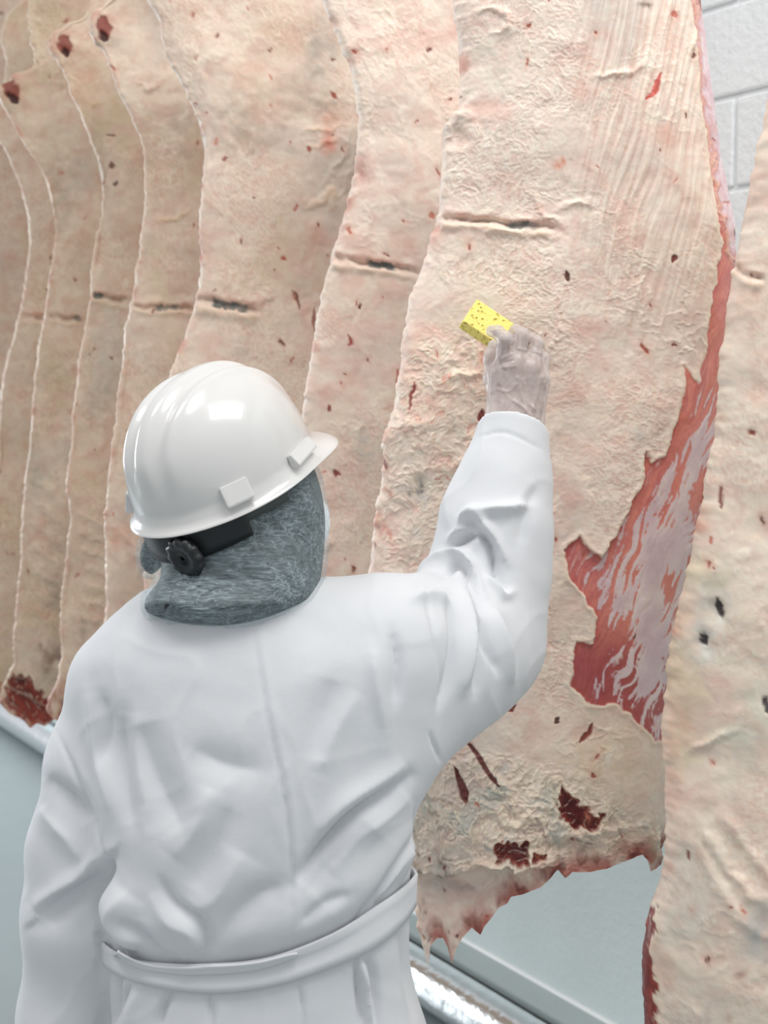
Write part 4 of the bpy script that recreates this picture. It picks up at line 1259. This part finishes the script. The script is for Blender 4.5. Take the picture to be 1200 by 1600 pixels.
# (polyline in photo pixels, width px, mm, kind, taper)  v = valley, r = ridge, s = soft step (raised on the right of travel)
FOLDS = [
    ([(88, 1143), (118, 1210), (143, 1280), (166, 1344)], 3.6, -2.6, 'v'),
    ([(168, 1342), (140, 1375), (100, 1402), (62, 1432)], 15, 13, 's'),
    ([(168, 1342), (140, 1372), (100, 1398), (62, 1428)], 7, -7, 'v'),
    ([(170, 1342), (156, 1385), (153, 1412), (166, 1452), (184, 1485)], 8, -14, 'v'),
    ([(168, 1470), (178, 1520), (172, 1570), (150, 1630)], 8, -12, 'v'),
    ([(205, 1390), (185, 1420), (190, 1455), (215, 1485)], 26, 10, 'r'),
    ([(192, 1117), (186, 1170), (190, 1230), (205, 1290)], 14, -7, 'v'),
    ([(215, 1110), (212, 1180), (225, 1260)], 16, 4, 'r'),
    ([(160, 1087), (168, 1130), (160, 1190)], 9, -5, 'v'),
    ([(135, 1080), (150, 1170), (172, 1270)], 12, 4, 'r'),
    ([(72, 1215), (105, 1245), (140, 1285)], 13, -8, 'v'),
    ([(65, 1260), (100, 1300), (130, 1345)], 18, 6, 'r'),
    ([(252, 1375), (275, 1412), (312, 1434), (322, 1465), (316, 1500)], 8, -7, 'v'),
    ([(235, 1395), (265, 1436), (300, 1455), (305, 1490)], 14, 4, 'r'),
    ([(196, 1432), (230, 1462), (250, 1490)], 9, -6, 'v'),
    ([(640, 1213), (600, 1240), (554, 1274), (510, 1320), (478, 1360), (461, 1385)], 9, -11, 'v'),
    ([(635, 1190), (590, 1222), (540, 1256), (495, 1305)], 15, 6, 'r'),
    ([(640, 1240), (600, 1275), (560, 1310), (515, 1370)], 18, 7, 'r'),
    ([(655, 1285), (628, 1335), (590, 1400), (560, 1440)], 8, -8, 'v'),
    ([(668, 1262), (645, 1320), (612, 1380), (588, 1415)], 9, 6, 'r'),
    ([(640, 1330), (610, 1395), (590, 1420)], 6, -5, 'v'),
    ([(545, 1395), (510, 1410), (470, 1440)], 10, -5, 'v'),
    ([(330, 1490), (360, 1440), (400, 1400), (440, 1385)], 16, -6, 'v'),
    ([(300, 1170), (350, 1195), (410, 1205)], 26, -5, 'v'),
    ([(215, 1130), (240, 1220), (285, 1300)], 34, -9, 'v'),
    ([(480, 1395), (520, 1350), (580, 1290)], 40, -7, 'v'),
    ([(290, 1420), (340, 1400), (380, 1330)], 30, 6, 'r'),
    ([(330, 1230), (310, 1290), (270, 1340)], 26, 5, 'r'),
    ([(360, 1260), (330, 1330), (300, 1390)], 20, -4, 'v'),
    ([(520, 1060), (505, 1120), (495, 1190)], 22, -4, 'v'),
    ([(612, 985), (622, 1040), (618, 1100)], 10, -6, 'v'),
    ([(580, 1010), (590, 1080), (600, 1140)], 12, 4, 'r'),
    ([(560, 1080), (520, 1150), (500, 1210)], 18, 4, 'r'),
    ([(396, 985), (408, 1060), (420, 1128), (440, 1220), (452, 1303), (455, 1400), (455, 1470)], 3.4, -1.9, 'v'),
    ([(405, 985), (417, 1060), (429, 1128), (449, 1220), (461, 1303), (464, 1400), (464, 1470)], 6, 1.3, 'r'),
    ([(464, 1530), (470, 1560), (473, 1640)], 3, -3, 'v'),
    ([(202, 1535), (186, 1570), (166, 1610)], 6, -8, 'v'),
    ([(215, 1545), (205, 1580), (196, 1620)], 9, 5, 'r'),
    ([(270, 1545), (255, 1575), (246, 1610)], 6, -7, 'v'),
    ([(325, 1548), (330, 1580), (332, 1620)], 4, -4, 'v'),
    ([(556, 1495), (562, 1550), (572, 1620)], 6, -8, 'v'),
    ([(570, 1490), (582, 1520), (586, 1545), (592, 1620)], 7, -7, 'v'),
    ([(564, 1500), (573, 1550), (580, 1620)], 6, 7, 'r'),
    ([(625, 1440), (635, 1500), (650, 1600)], 10, -5, 'v'),
    # right sleeve
    ([(648, 905), (668, 945), (680, 1000), (690, 1060), (686, 1110)], 3.6, -2.6, 'v'),
    ([(672, 1145), (690, 1190)], 2.6, -3, 'v'),
    ([(700, 862), (735, 835), (765, 850), (775, 895), (790, 935)], 8, -9, 'v'),
    ([(722, 812), (755, 800), (795, 795), (828, 790)], 8, 8, 'r'),
    ([(715, 835), (740, 800), (770, 840), (790, 880)], 8, 8, 'r'),
    ([(700, 845), (735, 828), (752, 850)], 6, 7, 'r'),
    ([(650, 898), (690, 872), (715, 862), (735, 885), (752, 930)], 8, 8, 'r'),
    ([(690, 900), (720, 882), (742, 920), (757, 960)], 6, -8, 'v'),
    ([(757, 960), (765, 1010), (776, 1050)], 6, -7, 'v'),
    ([(760, 900), (785, 930), (800, 925)], 7, 7, 'r'),
    ([(700, 935), (712, 985), (705, 1050), (690, 1100)], 7, -7, 'v'),
    ([(722, 920), (735, 970), (732, 1030), (722, 1080)], 9, 6, 'r'),
    ([(745, 960), (752, 1020), (742, 1085)], 7, -6, 'v'),
    ([(770, 950), (790, 1010), (798, 1070)], 9, 5, 'r'),
    ([(640, 935), (672, 930), (705, 940)], 8, 5, 'r'),
    ([(840, 760), (822, 800), (810, 850)], 10, -4, 'v'),
    ([(747, 683), (790, 676), (846, 702)], 2.2, -1.8, 'v'),
    ([(720, 730), (700, 790), (706, 830)], 10, 3, 'r'),
]
for pl, w, mmv, kind in FOLDS:
    P = catmull(pl, 8)
    k = (cx > P[:, 0].min() - 4 * w) & (cx < P[:, 0].max() + 4 * w) & (cy > P[:, 1].min() - 4 * w) & (cy < P[:, 1].max() + 4 * w)
    d, s, t = polydist(cx[k], cy[k], P)
    tap = np.sqrt(np.clip(np.sin(np.pi * np.clip(t, 0.015, 0.985)), 0, 1))
    g = 0.55 * np.exp(-(d / (1.1 * w)) ** 2) + 0.45 * np.exp(-d / (0.55 * w))
    g = g * sstep(3.8 * w, 2.2 * w, d)
    if pl[0][0] >= 640 and pl[0][1] < 1000 and abs(mmv) > 4:
        mmv *= 1.3
    if kind == 's':
        g = (d * s / w) * np.exp(-(d / w) ** 2 * 0.7)
    D[k] += 0.0019 * mmv * g * tap
# gather over the belt
P = catmull(BELT_PY, 8)
d, s, t = polydist(cx, cy, P)
D += -0.012 * np.exp(-(d / 26) ** 2) * (cx > 150) * (cx < 680)
D += 0.007 * np.exp(-((d * s + 62) / 34) ** 2) * (cx > 165) * (cx < 640)
D += 0.0018 * fbm(V[:, 0] * 9, V[:, 2] * 7 + V[:, 1] * 5, 301, 3)
D += 0.0014 * ridged(V[:, 0] * 7 + 0.5 * fbm(V[:, 0] * 6, V[:, 2] * 6, 303, 2), V[:, 2] * 5 - V[:, 0] * 3 + V[:, 1] * 4, 302) ** 6
V = V + N * (D * face)[:, None]
V = laplace(V, Q, 1, 0.4)
coat_me = mesh_from('lab_coat', V, [Q])
coat = link('lab_coat', coat_me, M_cloth, person)

# belt: a flat cloth band tied round the waist, cast onto the coat
bvh = BVHTree.FromPolygons([tuple(v) for v in V], [tuple(q) for q in Q])
Tv, Tq = surface_net(torso_sdf, (-0.45, 1.6, 0.8), (0.15, 2.0, 1.4), 0.012)
tbvh = BVHTree.FromPolygons([tuple(v) for v in Tv], [tuple(q) for q in Tq])


def belt_band(name, edge_top, edge_bot, lift, x_from, x_to, wrap=True):
    """band between two pixel curves on the back, closed round the front at the same height"""
    et, eb = np.array(edge_top, float), np.array(edge_bot, float)
    xs = np.linspace(x_from, x_to, 90)
    yt = np.interp(xs, catmull(et, 8)[:, 0], catmull(et, 8)[:, 1])
    yb = np.interp(xs, catmull(eb, 8)[:, 0], catmull(eb, 8)[:, 1])
    rows = []
    cam_o = Vector((0, 0, CAM_Z))
    for i in range(len(xs)):
        r = []
        for k in range(5):
            y = yt[i] + (yb[i] - yt[i]) * k / 4
            dr = Vector(at(xs[i], y, 2.0)) - cam_o
            dr.normalize()
            h = bvh.ray_cast(cam_o, dr)
            if h[0] is None:
                h = tbvh.find_nearest(Vector(at(xs[i], y, 1.80)))
            r.append(np.array(h[0]))
        rows.append(np.array(r))
    A = np.array(rows)
    # smooth the band along its length so that it spans the hollows
    for _ in range(14):
        A[1:-1] = 0.5 * A[1:-1] + 0.25 * (A[:-2] + A[2:])
    nrm = np.cross(np.gradient(A, axis=0), np.gradient(A, axis=1))
    nrm /= np.linalg.norm(nrm, axis=-1)[..., None] + 1e-9
    if nrm[45, 2, 1] > 0:
        nrm = -nrm
    A = A + nrm * lift
    if wrap:
        c = np.array([(A[0, 2, 0] + A[-1, 2, 0]) / 2, 1.80])
        p0, p1 = A[0], A[-1]
        a0 = math.atan2(p0[2, 1] - c[1], p0[2, 0] - c[0])
        a1 = math.atan2(p1[2, 1] - c[1], p1[2, 0] - c[0])
        if a0 < 0:
            a0 += 2 * math.pi
        ext = []
        for j in range(1, 30):
            tt = j / 30
            an = a1 + (a0 - a1) * tt
            zr = p1[:, 2] * (1 - tt) + p0[:, 2] * tt
            rad0 = np.hypot(p1[2, 0] - c[0], p1[2, 1] - c[1]) * (1 - tt) + np.hypot(p0[2, 0] - c[0], p0[2, 1] - c[1]) * tt
            row = []
            for k in range(5):
                o = Vector((c[0] + math.cos(an) * 0.6, c[1] + math.sin(an) * 0.6, zr[k]))
                h = tbvh.ray_cast(o, Vector((c[0], c[1], zr[k])) - o)
                q = np.array(h[0]) if h[0] is not None else np.array([c[0] + rad0 * math.cos(an), c[1] + rad0 * math.sin(an), zr[k]])
                q[:2] = c + (q[:2] - c) * 1.03
                row.append(q)
            ext.append(row)
        A = np.concatenate([A, np.array(ext)])
    n = len(A)
    idx = np.arange(n * 5).reshape(n, 5)
    nx = np.roll(idx, -1, 0) if wrap else None
    if wrap:
        Qb = np.stack([idx[:, :-1], nx[:, :-1], nx[:, 1:], idx[:, 1:]], -1).reshape(-1, 4)
    else:
        Qb = np.stack([idx[:-1, :-1], idx[1:, :-1], idx[1:, 1:], idx[:-1, 1:]], -1).reshape(-1, 4)
    o = link(name, mesh_from(name, A.reshape(-1, 3), [Qb]), M_cloth, coat)
    s_ = o.modifiers.new('thickness', 'SOLIDIFY')
    s_.thickness = 0.0035
    s_.offset = 0
    return o


belt_band('belt', [(165, 1462), (182, 1484), (220, 1496), (260, 1500), (330, 1500), (400, 1494), (455, 1479), (525, 1449), (590, 1408), (640, 1372), (655, 1360)],
          [(165, 1500), (186, 1520), (220, 1533), (260, 1543), (330, 1551), (400, 1545), (460, 1531), (508, 1513), (585, 1478), (640, 1425), (655, 1408)], 0.007, 172, 650)
belt_band('belt_fold', [(185, 1472), (220, 1490), (260, 1499), (330, 1497), (400, 1491), (455, 1477)], [(185, 1485), (220, 1503), (260, 1512), (330, 1513), (400, 1506), (470, 1478)], 0.011, 188, 462, False)

# ---- hard hat
nt, nr = 160, 60
th = np.linspace(0, 2 * np.pi, nt, endpoint=False)
rows = []
a_, b_, h_ = 0.128, 0.109, 0.127
for i in range(nr):
    T = (math.pi / 2) * (1 - i / (nr - 1))
    ct, st = math.cos(T) ** 0.86, math.sin(T) ** 0.95
    f = a_ * ct * np.cos(th)
    s = b_ * ct * np.sin(th)
    u = h_ * st * np.ones(nt)
    # lengthwise ridges over the crown: a broad centre one and two beside it
    lat = s / b_
    env = sstep(0.12, 0.55, u / h_)
    rg = 0.0065 * np.exp(-(lat / 0.13) ** 4) + 0.0048 * (np.exp(-((np.abs(lat) - 0.36) / 0.09) ** 2)) - 0.003 * np.exp(-((np.abs(lat) - 0.215) / 0.06) ** 2)
    k = 1 + rg * env / 0.13
    rows.append(np.stack([f * k, s * k, u * k], -1))
visor = np.exp(-(np.abs(np.arctan2(np.sin(th), np.cos(th))) / 0.95) ** 4)
for j, (out, dn) in enumerate([(0.0015, -0.004), (0.003, -0.010), (0.006, -0.015), (0.010, -0.018), (0.012, -0.0195), (0.0125, -0.021)]):
    ext = visor * (0.027 * (j / 5) ** 0.9)
    rr_ = np.sqrt(a_ ** 2 * np.cos(th) ** 2 + b_ ** 2 * np.sin(th) ** 2)
    f = a_ * np.cos(th) * (1 + (out + ext) / rr_)
    s = b_ * np.sin(th) * (1 + (out + ext * 0.85) / rr_)
    rows.append(np.stack([f, s, dn - 0.010 * visor * (j / 5) ** 1.5 + 0 * th], -1))
R_ = np.array(rows)
HV = HC + R_[..., 0:1] * HF + R_[..., 1:2] * HS + R_[..., 2:3] * HU
nrow = len(R_)
idx = np.arange(nrow * nt).reshape(nrow, nt)
Qh = np.stack([idx[:-1], idx[1:], np.roll(idx[1:], -1, 1), np.roll(idx[:-1], -1, 1)], -1).reshape(-1, 4)
hat = link('hard_hat', mesh_from('hard_hat', HV.reshape(-1, 3), [Qh]), M_hat, person)
sm = hat.modifiers.new('shell', 'SOLIDIFY')
sm.thickness = 0.004
sm.offset = -1
bv = hat.modifiers.new('round', 'BEVEL')
bv.width = 0.0016
bv.segments = 2
bv.limit_method = 'ANGLE'
bv.angle_limit = 1.0


def head_block(name, mat, az, u, size, out, bevel, tilt=0.0):
    """a moulded block on the shell at azimuth az (0 = front, + = left)"""
    ct = math.cos(math.asin(min(1, max(u, 0) / h_)))
    ff, ss = (a_ * ct) * math.cos(az), (b_ * ct) * math.sin(az)
    n = np.array([math.cos(az) / a_, math.sin(az) / b_])
    n /= np.linalg.norm(n)
    me = box_mesh(name, size[0], size[1], size[2], bevel, 2)
    co = np.empty(len(me.vertices) * 3, dtype=np.float32)
    me.vertices.foreach_get('co', co)
    co = co.reshape(-1, 3)
    co[:, 1] *= np.where(co[:, 2] > 0, 0.55, 1.0)
    n3 = HF * n[0] + HS * n[1]
    n3 = n3 * math.cos(tilt) + HU * math.sin(tilt)
    t3 = np.cross(HU, n3)
    t3 /= np.linalg.norm(t3)
    u3 = np.cross(n3, t3)
    c0 = hp(ff, ss, u) + n3 * out
    w = c0 + co[:, 0:1] * t3 + co[:, 1:2] * n3 + co[:, 2:3] * u3
    me.vertices.foreach_set('co', w.astype(np.float32).ravel())
    me.polygons.foreach_set('use_smooth', np.full(len(me.polygons), False))
    return link(name, me, mat, hat)


for az in (-2.16, 2.30):
    head_block('accessory_slot', M_hat, az, 0.004, (0.036, 0.014, 0.027), 0.002, 0.003, 0.25)
for az in (-1.28, 1.28):
    head_block('accessory_slot', M_hat, az, 0.002, (0.056, 0.014, 0.018), 0.003, 0.003, 0.25)


def rim_tab(az):
    c = hp((a_ - 0.004) * math.cos(az), (b_ - 0.004) * math.sin(az), -0.028)
    V, Fc = sweep([c + HU * 0.012, c, c - HU * 0.004], [0.006, 0.0062, 0.003], 10)
    return link('rim_tab', mesh_from('rim_tab', V, Fc), M_hat, hat)


for az in (math.pi - 0.35, math.pi + 0.28, -0.75):
    rim_tab(az)


def band(name, mat, az0, az1, u0, u1, af, bf, thick):
    az = np.linspace(az0, az1, 50)
    V = []
    for u in np.linspace(u0, u1, 4):
        V.append(np.array([hp(af * math.cos(x), bf * math.sin(x), u + 0.004 * math.cos(3 * x)) for x in az]))
    V = np.array(V)
    idx = np.arange(4 * 50).reshape(4, 50)
    Qb = np.stack([idx[:-1, :-1], idx[:-1, 1:], idx[1:, 1:], idx[1:, :-1]], -1).reshape(-1, 4)
    o = link(name, mesh_from(name, V.reshape(-1, 3), [Qb]), mat, hat)
    s_ = o.modifiers.new('thickness', 'SOLIDIFY')
    s_.thickness = thick
    s_.offset = 0
    return o


band('headband', M_black, math.pi - 0.85, math.pi + 1.0, -0.058, -0.012, 0.129, 0.108, 0.004)
band('side_strap', M_grey, math.pi + 0.90, math.pi + 1.5, -0.040, -0.006, 0.126, 0.106, 0.003)
# ratchet knob: scalloped disc at the back of the headband
kc = hp(-0.1245, -0.030, -0.052)
ring = []
for j, (rad, out) in enumerate([(0.010, 0.0), (0.024, 0.0), (0.026, 0.003), (0.026, 0.010), (0.023, 0.013), (0.016, 0.0135), (0.012, 0.011), (0.004, 0.012)]):
    an = np.linspace(0, 2 * np.pi, 48, endpoint=False)
    rr2 = rad * (1 + (0.07 * np.cos(12 * an) if 1 < j < 5 else 0))
    ring.append(kc - HF * out + (rr2 * np.ones(48))[:, None] * (np.cos(an)[:, None] * HS + np.sin(an)[:, None] * HU))
ring = np.array(ring)
idx = np.arange(len(ring) * 48).reshape(len(ring), 48)
Qk = np.stack([idx[:-1], idx[1:], np.roll(idx[1:], -1, 1), np.roll(idx[:-1], -1, 1)], -1).reshape(-1, 4)
link('ratchet_knob', mesh_from('ratchet_knob', ring.reshape(-1, 3), [Qk, np.array([idx[-1]])]), M_black, hat)


# ---- hair and the bouffant net over it
def net_sdf(P):
    d = ellipsoid(P, hp(0.0, 0.0, 0.0), (0.112, 0.092, 0.095), HM)
    d = smin(d, ellipsoid(P, at(366, 868, 1.79), (0.098, 0.086, 0.082)), 0.04)
    d = smin(d, ellipsoid(P, at(300, 946, 1.745), (0.064, 0.075, 0.042)), 0.03)
    d = smin(d, ellipsoid(P, at(385, 952, 1.745), (0.064, 0.075, 0.042)), 0.03)
    d = smin(d, ellipsoid(P, at(448, 850, 1.83), (0.046, 0.075, 0.078)), 0.03)
    d = smin(d, ellipsoid(P, at(440, 905, 1.785), (0.050, 0.08, 0.055)), 0.03)
    d = smin(d, ellipsoid(P, at(456, 800, 1.83), (0.045, 0.085, 0.085)), 0.03)
    d = smin(d, ellipsoid(P, at(236, 868, 1.82), (0.020, 0.03, 0.030)), 0.02)
    d = np.maximum(d, ellipsoid(P, hp(0, 0, -0.03), (0.125, 0.1, 0.125), HM) - 0.07)
    return d


V, Q = surface_net(net_sdf, HC - 0.22, HC + 0.17, 0.0035)
N = vnormals(V, Q)
hx, hy = to_px(V)
D = 0.002 * fbm(V[:, 0] * 30, V[:, 2] * 30, 401, 3)
for pl, w, mmv in [([(425, 800), (455, 850), (478, 890), (470, 930)], 5, 4), ([(400, 830), (430, 880), (462, 925)], 6, -4), ([(470, 775), (492, 800)], 5, 3), ([(450, 790), (490, 830)], 5, -3),
                   ([(262, 880), (250, 930), (232, 975)], 5, 4), ([(276, 885), (262, 935), (250, 980)], 5, -4), ([(235, 985), (300, 982), (390, 992), (425, 975)], 6, -5),
                   ([(300, 880), (340, 930), (360, 985)], 8, 3), ([(385, 860), (350, 900), (300, 920)], 6, 3), ([(240, 955), (300, 945), (350, 955)], 5, -3), ([(330, 885), (400, 920), (450, 950)], 5, 3),
                   ([(345, 985), (350, 960), (375, 950)], 5, -4), ([(235, 845), (258, 900)], 4, -4)]:
    d, s, t = polydist(hx, hy, catmull(pl, 6))
    D += 0.001 * mmv * np.exp(-(d / w) ** 2)
V2 = laplace(V + N * D[:, None], Q, 1, 0.4)
link('hair_net', mesh_from('hair_net', V2, [Q]), M_net, person)
V, Q = surface_net(lambda P: net_sdf(P) + 0.0055, HC - 0.22, HC + 0.17, 0.006)
link('hair', mesh_from('hair', laplace(V, Q, 1), [Q]), M_hair, person)
V, Q = surface_net(lambda P: np.maximum(ellipsoid(P, hp(0.045, 0, -0.115), (0.08, 0.074, 0.056), HM), -((P - hp(0.02, 0, 0).astype(np.float32)) @ HF.astype(np.float32))),
                   HC - 0.2, HC + 0.2, 0.005)
link('face_mask', mesh_from('face_mask', laplace(V, Q, 1), [Q]), M_mask, person)

# ---- glove
ghi = at(862, 500, 2.12) + 0.02
glo = at(745, 720, 1.98) - 0.02


def glove_sdf(P):
    f = hand_sdf(P)
    return smin(f, chain(P, [(at(803, 655, 2.043), 0.034), (at(806, 735, 2.035), 0.030)], 0.01), 0.02)


V, Q = surface_net(glove_sdf, glo, ghi, 0.0017)
N = vnormals(V, Q)
gx, gy = to_px(V)
D = 0.0009 * (ridged(gx * 0.05 + 0.4 * fbm(gx * 0.03, gy * 0.03, 411, 2), gy * 0.016, 410) ** 4) + 0.0006 * fbm(gx * 0.08, gy * 0.05, 412, 3)
for pl, w, mmv in [([(808, 590), (815, 620), (830, 650)], 2.2, 1.8), ([(820, 600), (822, 625), (835, 640)], 2.2, 1.6), ([(803, 627), (820, 640), (836, 668)], 2.4, 2.2), ([(770, 580), (768, 630), (770, 660)], 3, 1.6),
                   ([(788, 545), (782, 570), (790, 580)], 2, -1.5), ([(783, 575), (805, 572)], 1.6, 1.4), ([(782, 568), (802, 563)], 1.6, -1.3), ([(784, 560), (800, 553)], 1.6, 1.3), ([(810, 545), (845, 552)], 2, 1.4),
                   ([(779, 605), (775, 640)], 3, -1.4), ([(845, 590), (832, 640)], 3, 1.4), ([(778, 608), (795, 612), (806, 600)], 2, 1.2)]:
    d, s, t = polydist(gx, gy, catmull(pl, 5))
    D += 0.0016 * mmv * np.exp(-(d / w) ** 2)
link('glove', mesh_from('glove', laplace(V + N * D[:, None], Q, 1, 0.35), [Q]), M_glove, person)

# ---- trousers and boots
hx0 = at(410, 1640, 1.80)[0]


def trouser_sdf(P):
    d = None
    for s in (-1, 1):
        h = np.array([hx0 + 0.085 * s, 1.80, 0.84]); k = np.array([hx0 + 0.095 * s, 1.82, 0.48]); a = np.array([hx0 + 0.10 * s, 1.79, 0.22])
        g = chain(P, [(h, 0.098), (k, 0.075), (a, 0.07)], 0.03)
        d = g if d is None else smin(d, g, 0.02)
    return d


V, Q = surface_net(trouser_sdf, (hx0 - 0.32, 1.6, 0.1), (hx0 + 0.32, 2.0, 1.0), 0.01)
link('trousers', mesh_from('trousers', V, [Q]), M_trouser, person)
for s in (-1, 1):
    a0 = hx0 + 0.10 * s

    def boot_sdf(P):
        d = chain(P, [(np.array([a0, 1.79, 0.30]), 0.062), (np.array([a0, 1.785, 0.10]), 0.05), (np.array([a0, 1.78, 0.055]), 0.052)], 0.02)
        d = smin(d, roundcone(P, np.array([a0, 1.80, 0.05]), np.array([a0 + 0.045, 1.955, 0.04]), 0.05, 0.042), 0.03)
        return np.maximum(d, 0.002 - P[..., 2])
    V, Q = surface_net(boot_sdf, (a0 - 0.1, 1.68, -0.01), (a0 + 0.14, 2.05, 0.38), 0.008)
    link('boot', mesh_from('boot', V, [Q]), M_boot, person)

# ---------------------------------------------------------------- the sponge
m, nt_, Nn, Ln, b = new_mat('yellow_cellulose_sponge')
tc = Nn.new('ShaderNodeTexCoord')
vo = Nn.new('ShaderNodeTexVoronoi')
vo.inputs['Scale'].default_value = 170
vo.inputs['Randomness'].default_value = 1
nz = Nn.new('ShaderNodeTexNoise')
nz.inputs['Scale'].default_value = 120
Ln.new(tc.outputs['Object'], vo.inputs['Vector'])
Ln.new(tc.outputs['Object'], nz.inputs['Vector'])
mu = Nn.new('ShaderNodeMath'); mu.operation = 'MULTIPLY_ADD'; mu.inputs[1].default_value = -0.55
Ln.new(nz.outputs['Fac'], mu.inputs[0]); Ln.new(vo.outputs['Distance'], mu.inputs[2])
rp = Nn.new('ShaderNodeMapRange')
rp.inputs['From Min'].default_value = -0.16
rp.inputs['From Max'].default_value = 0.06
Ln.new(mu.outputs[0], rp.inputs['Value'])
mx = Nn.new('ShaderNodeMixRGB')
mx.inputs[1].default_value = (*lin(238, 208, 96), 1)
mx.inputs[2].default_value = (*lin(248, 230, 130), 1)
Ln.new(rp.outputs[0], mx.inputs[0])
Ln.new(mx.outputs[0], b.inputs['Base Color'])
bp = Nn.new('ShaderNodeBump')
bp.inputs['Strength'].default_value = 0.9
bp.inputs['Distance'].default_value = 0.003
Ln.new(rp.outputs[0], bp.inputs['Height'])
Ln.new(bp.outputs[0], b.inputs['Normal'])
b.inputs['Roughness'].default_value = 0.8
SL, SW, ST = 0.066, 0.045, 0.024
nx_, ny_, nz_ = 42, 24, 12


def sponge_sdf(P):
    q = np.abs(P) - np.array([SL / 2 - 0.002, SW / 2 - 0.002, ST / 2 - 0.002], dtype=np.float32)
    return np.sqrt((np.maximum(q, 0) ** 2).sum(-1)) + np.minimum(q.max(-1), 0) - 0.002


V, Q = surface_net(sponge_sdf, (-0.05, -0.03, -0.018), (0.05, 0.03, 0.018), 0.0014)
N = vnormals(V, Q)
r = np.random.RandomState(5)
D = 0.0004 * fbm(V[:, 0] * 160, V[:, 1] * 160 + V[:, 2] * 130, 431, 2)
for i in range(420):                                        # open pores
    c_ = V[r.randint(len(V))]
    d2 = ((V - c_) ** 2).sum(1)
    D -= r.uniform(0.0002, 0.0006) * np.exp(-d2 / r.uniform(0.0006, 0.0015) ** 2)
V = V + N * D[:, None]
e1 = at(797, 514, 2.105) - at(742, 477, 2.105)
e1 /= np.linalg.norm(e1)
e3 = np.array([-0.42, -0.62, 0.66])
e3 -= e1 * (e3 @ e1)
e3 /= np.linalg.norm(e3)
e2 = np.cross(e3, e1)
sc = at(760, 509, 2.095)
Vw = sc + V[:, 0:1] * e1 + V[:, 1:2] * e2 + V[:, 2:3] * e3
so = link('sponge', mesh_from('sponge', V, [Q]), m, label='small yellow sponge held by the gloved hand against the beef', category='sponge')
from mathutils import Matrix
so.matrix_world = Matrix(((e1[0], e2[0], e3[0], sc[0]), (e1[1], e2[1], e3[1], sc[1]), (e1[2], e2[2], e3[2], sc[2]), (0, 0, 0, 1)))
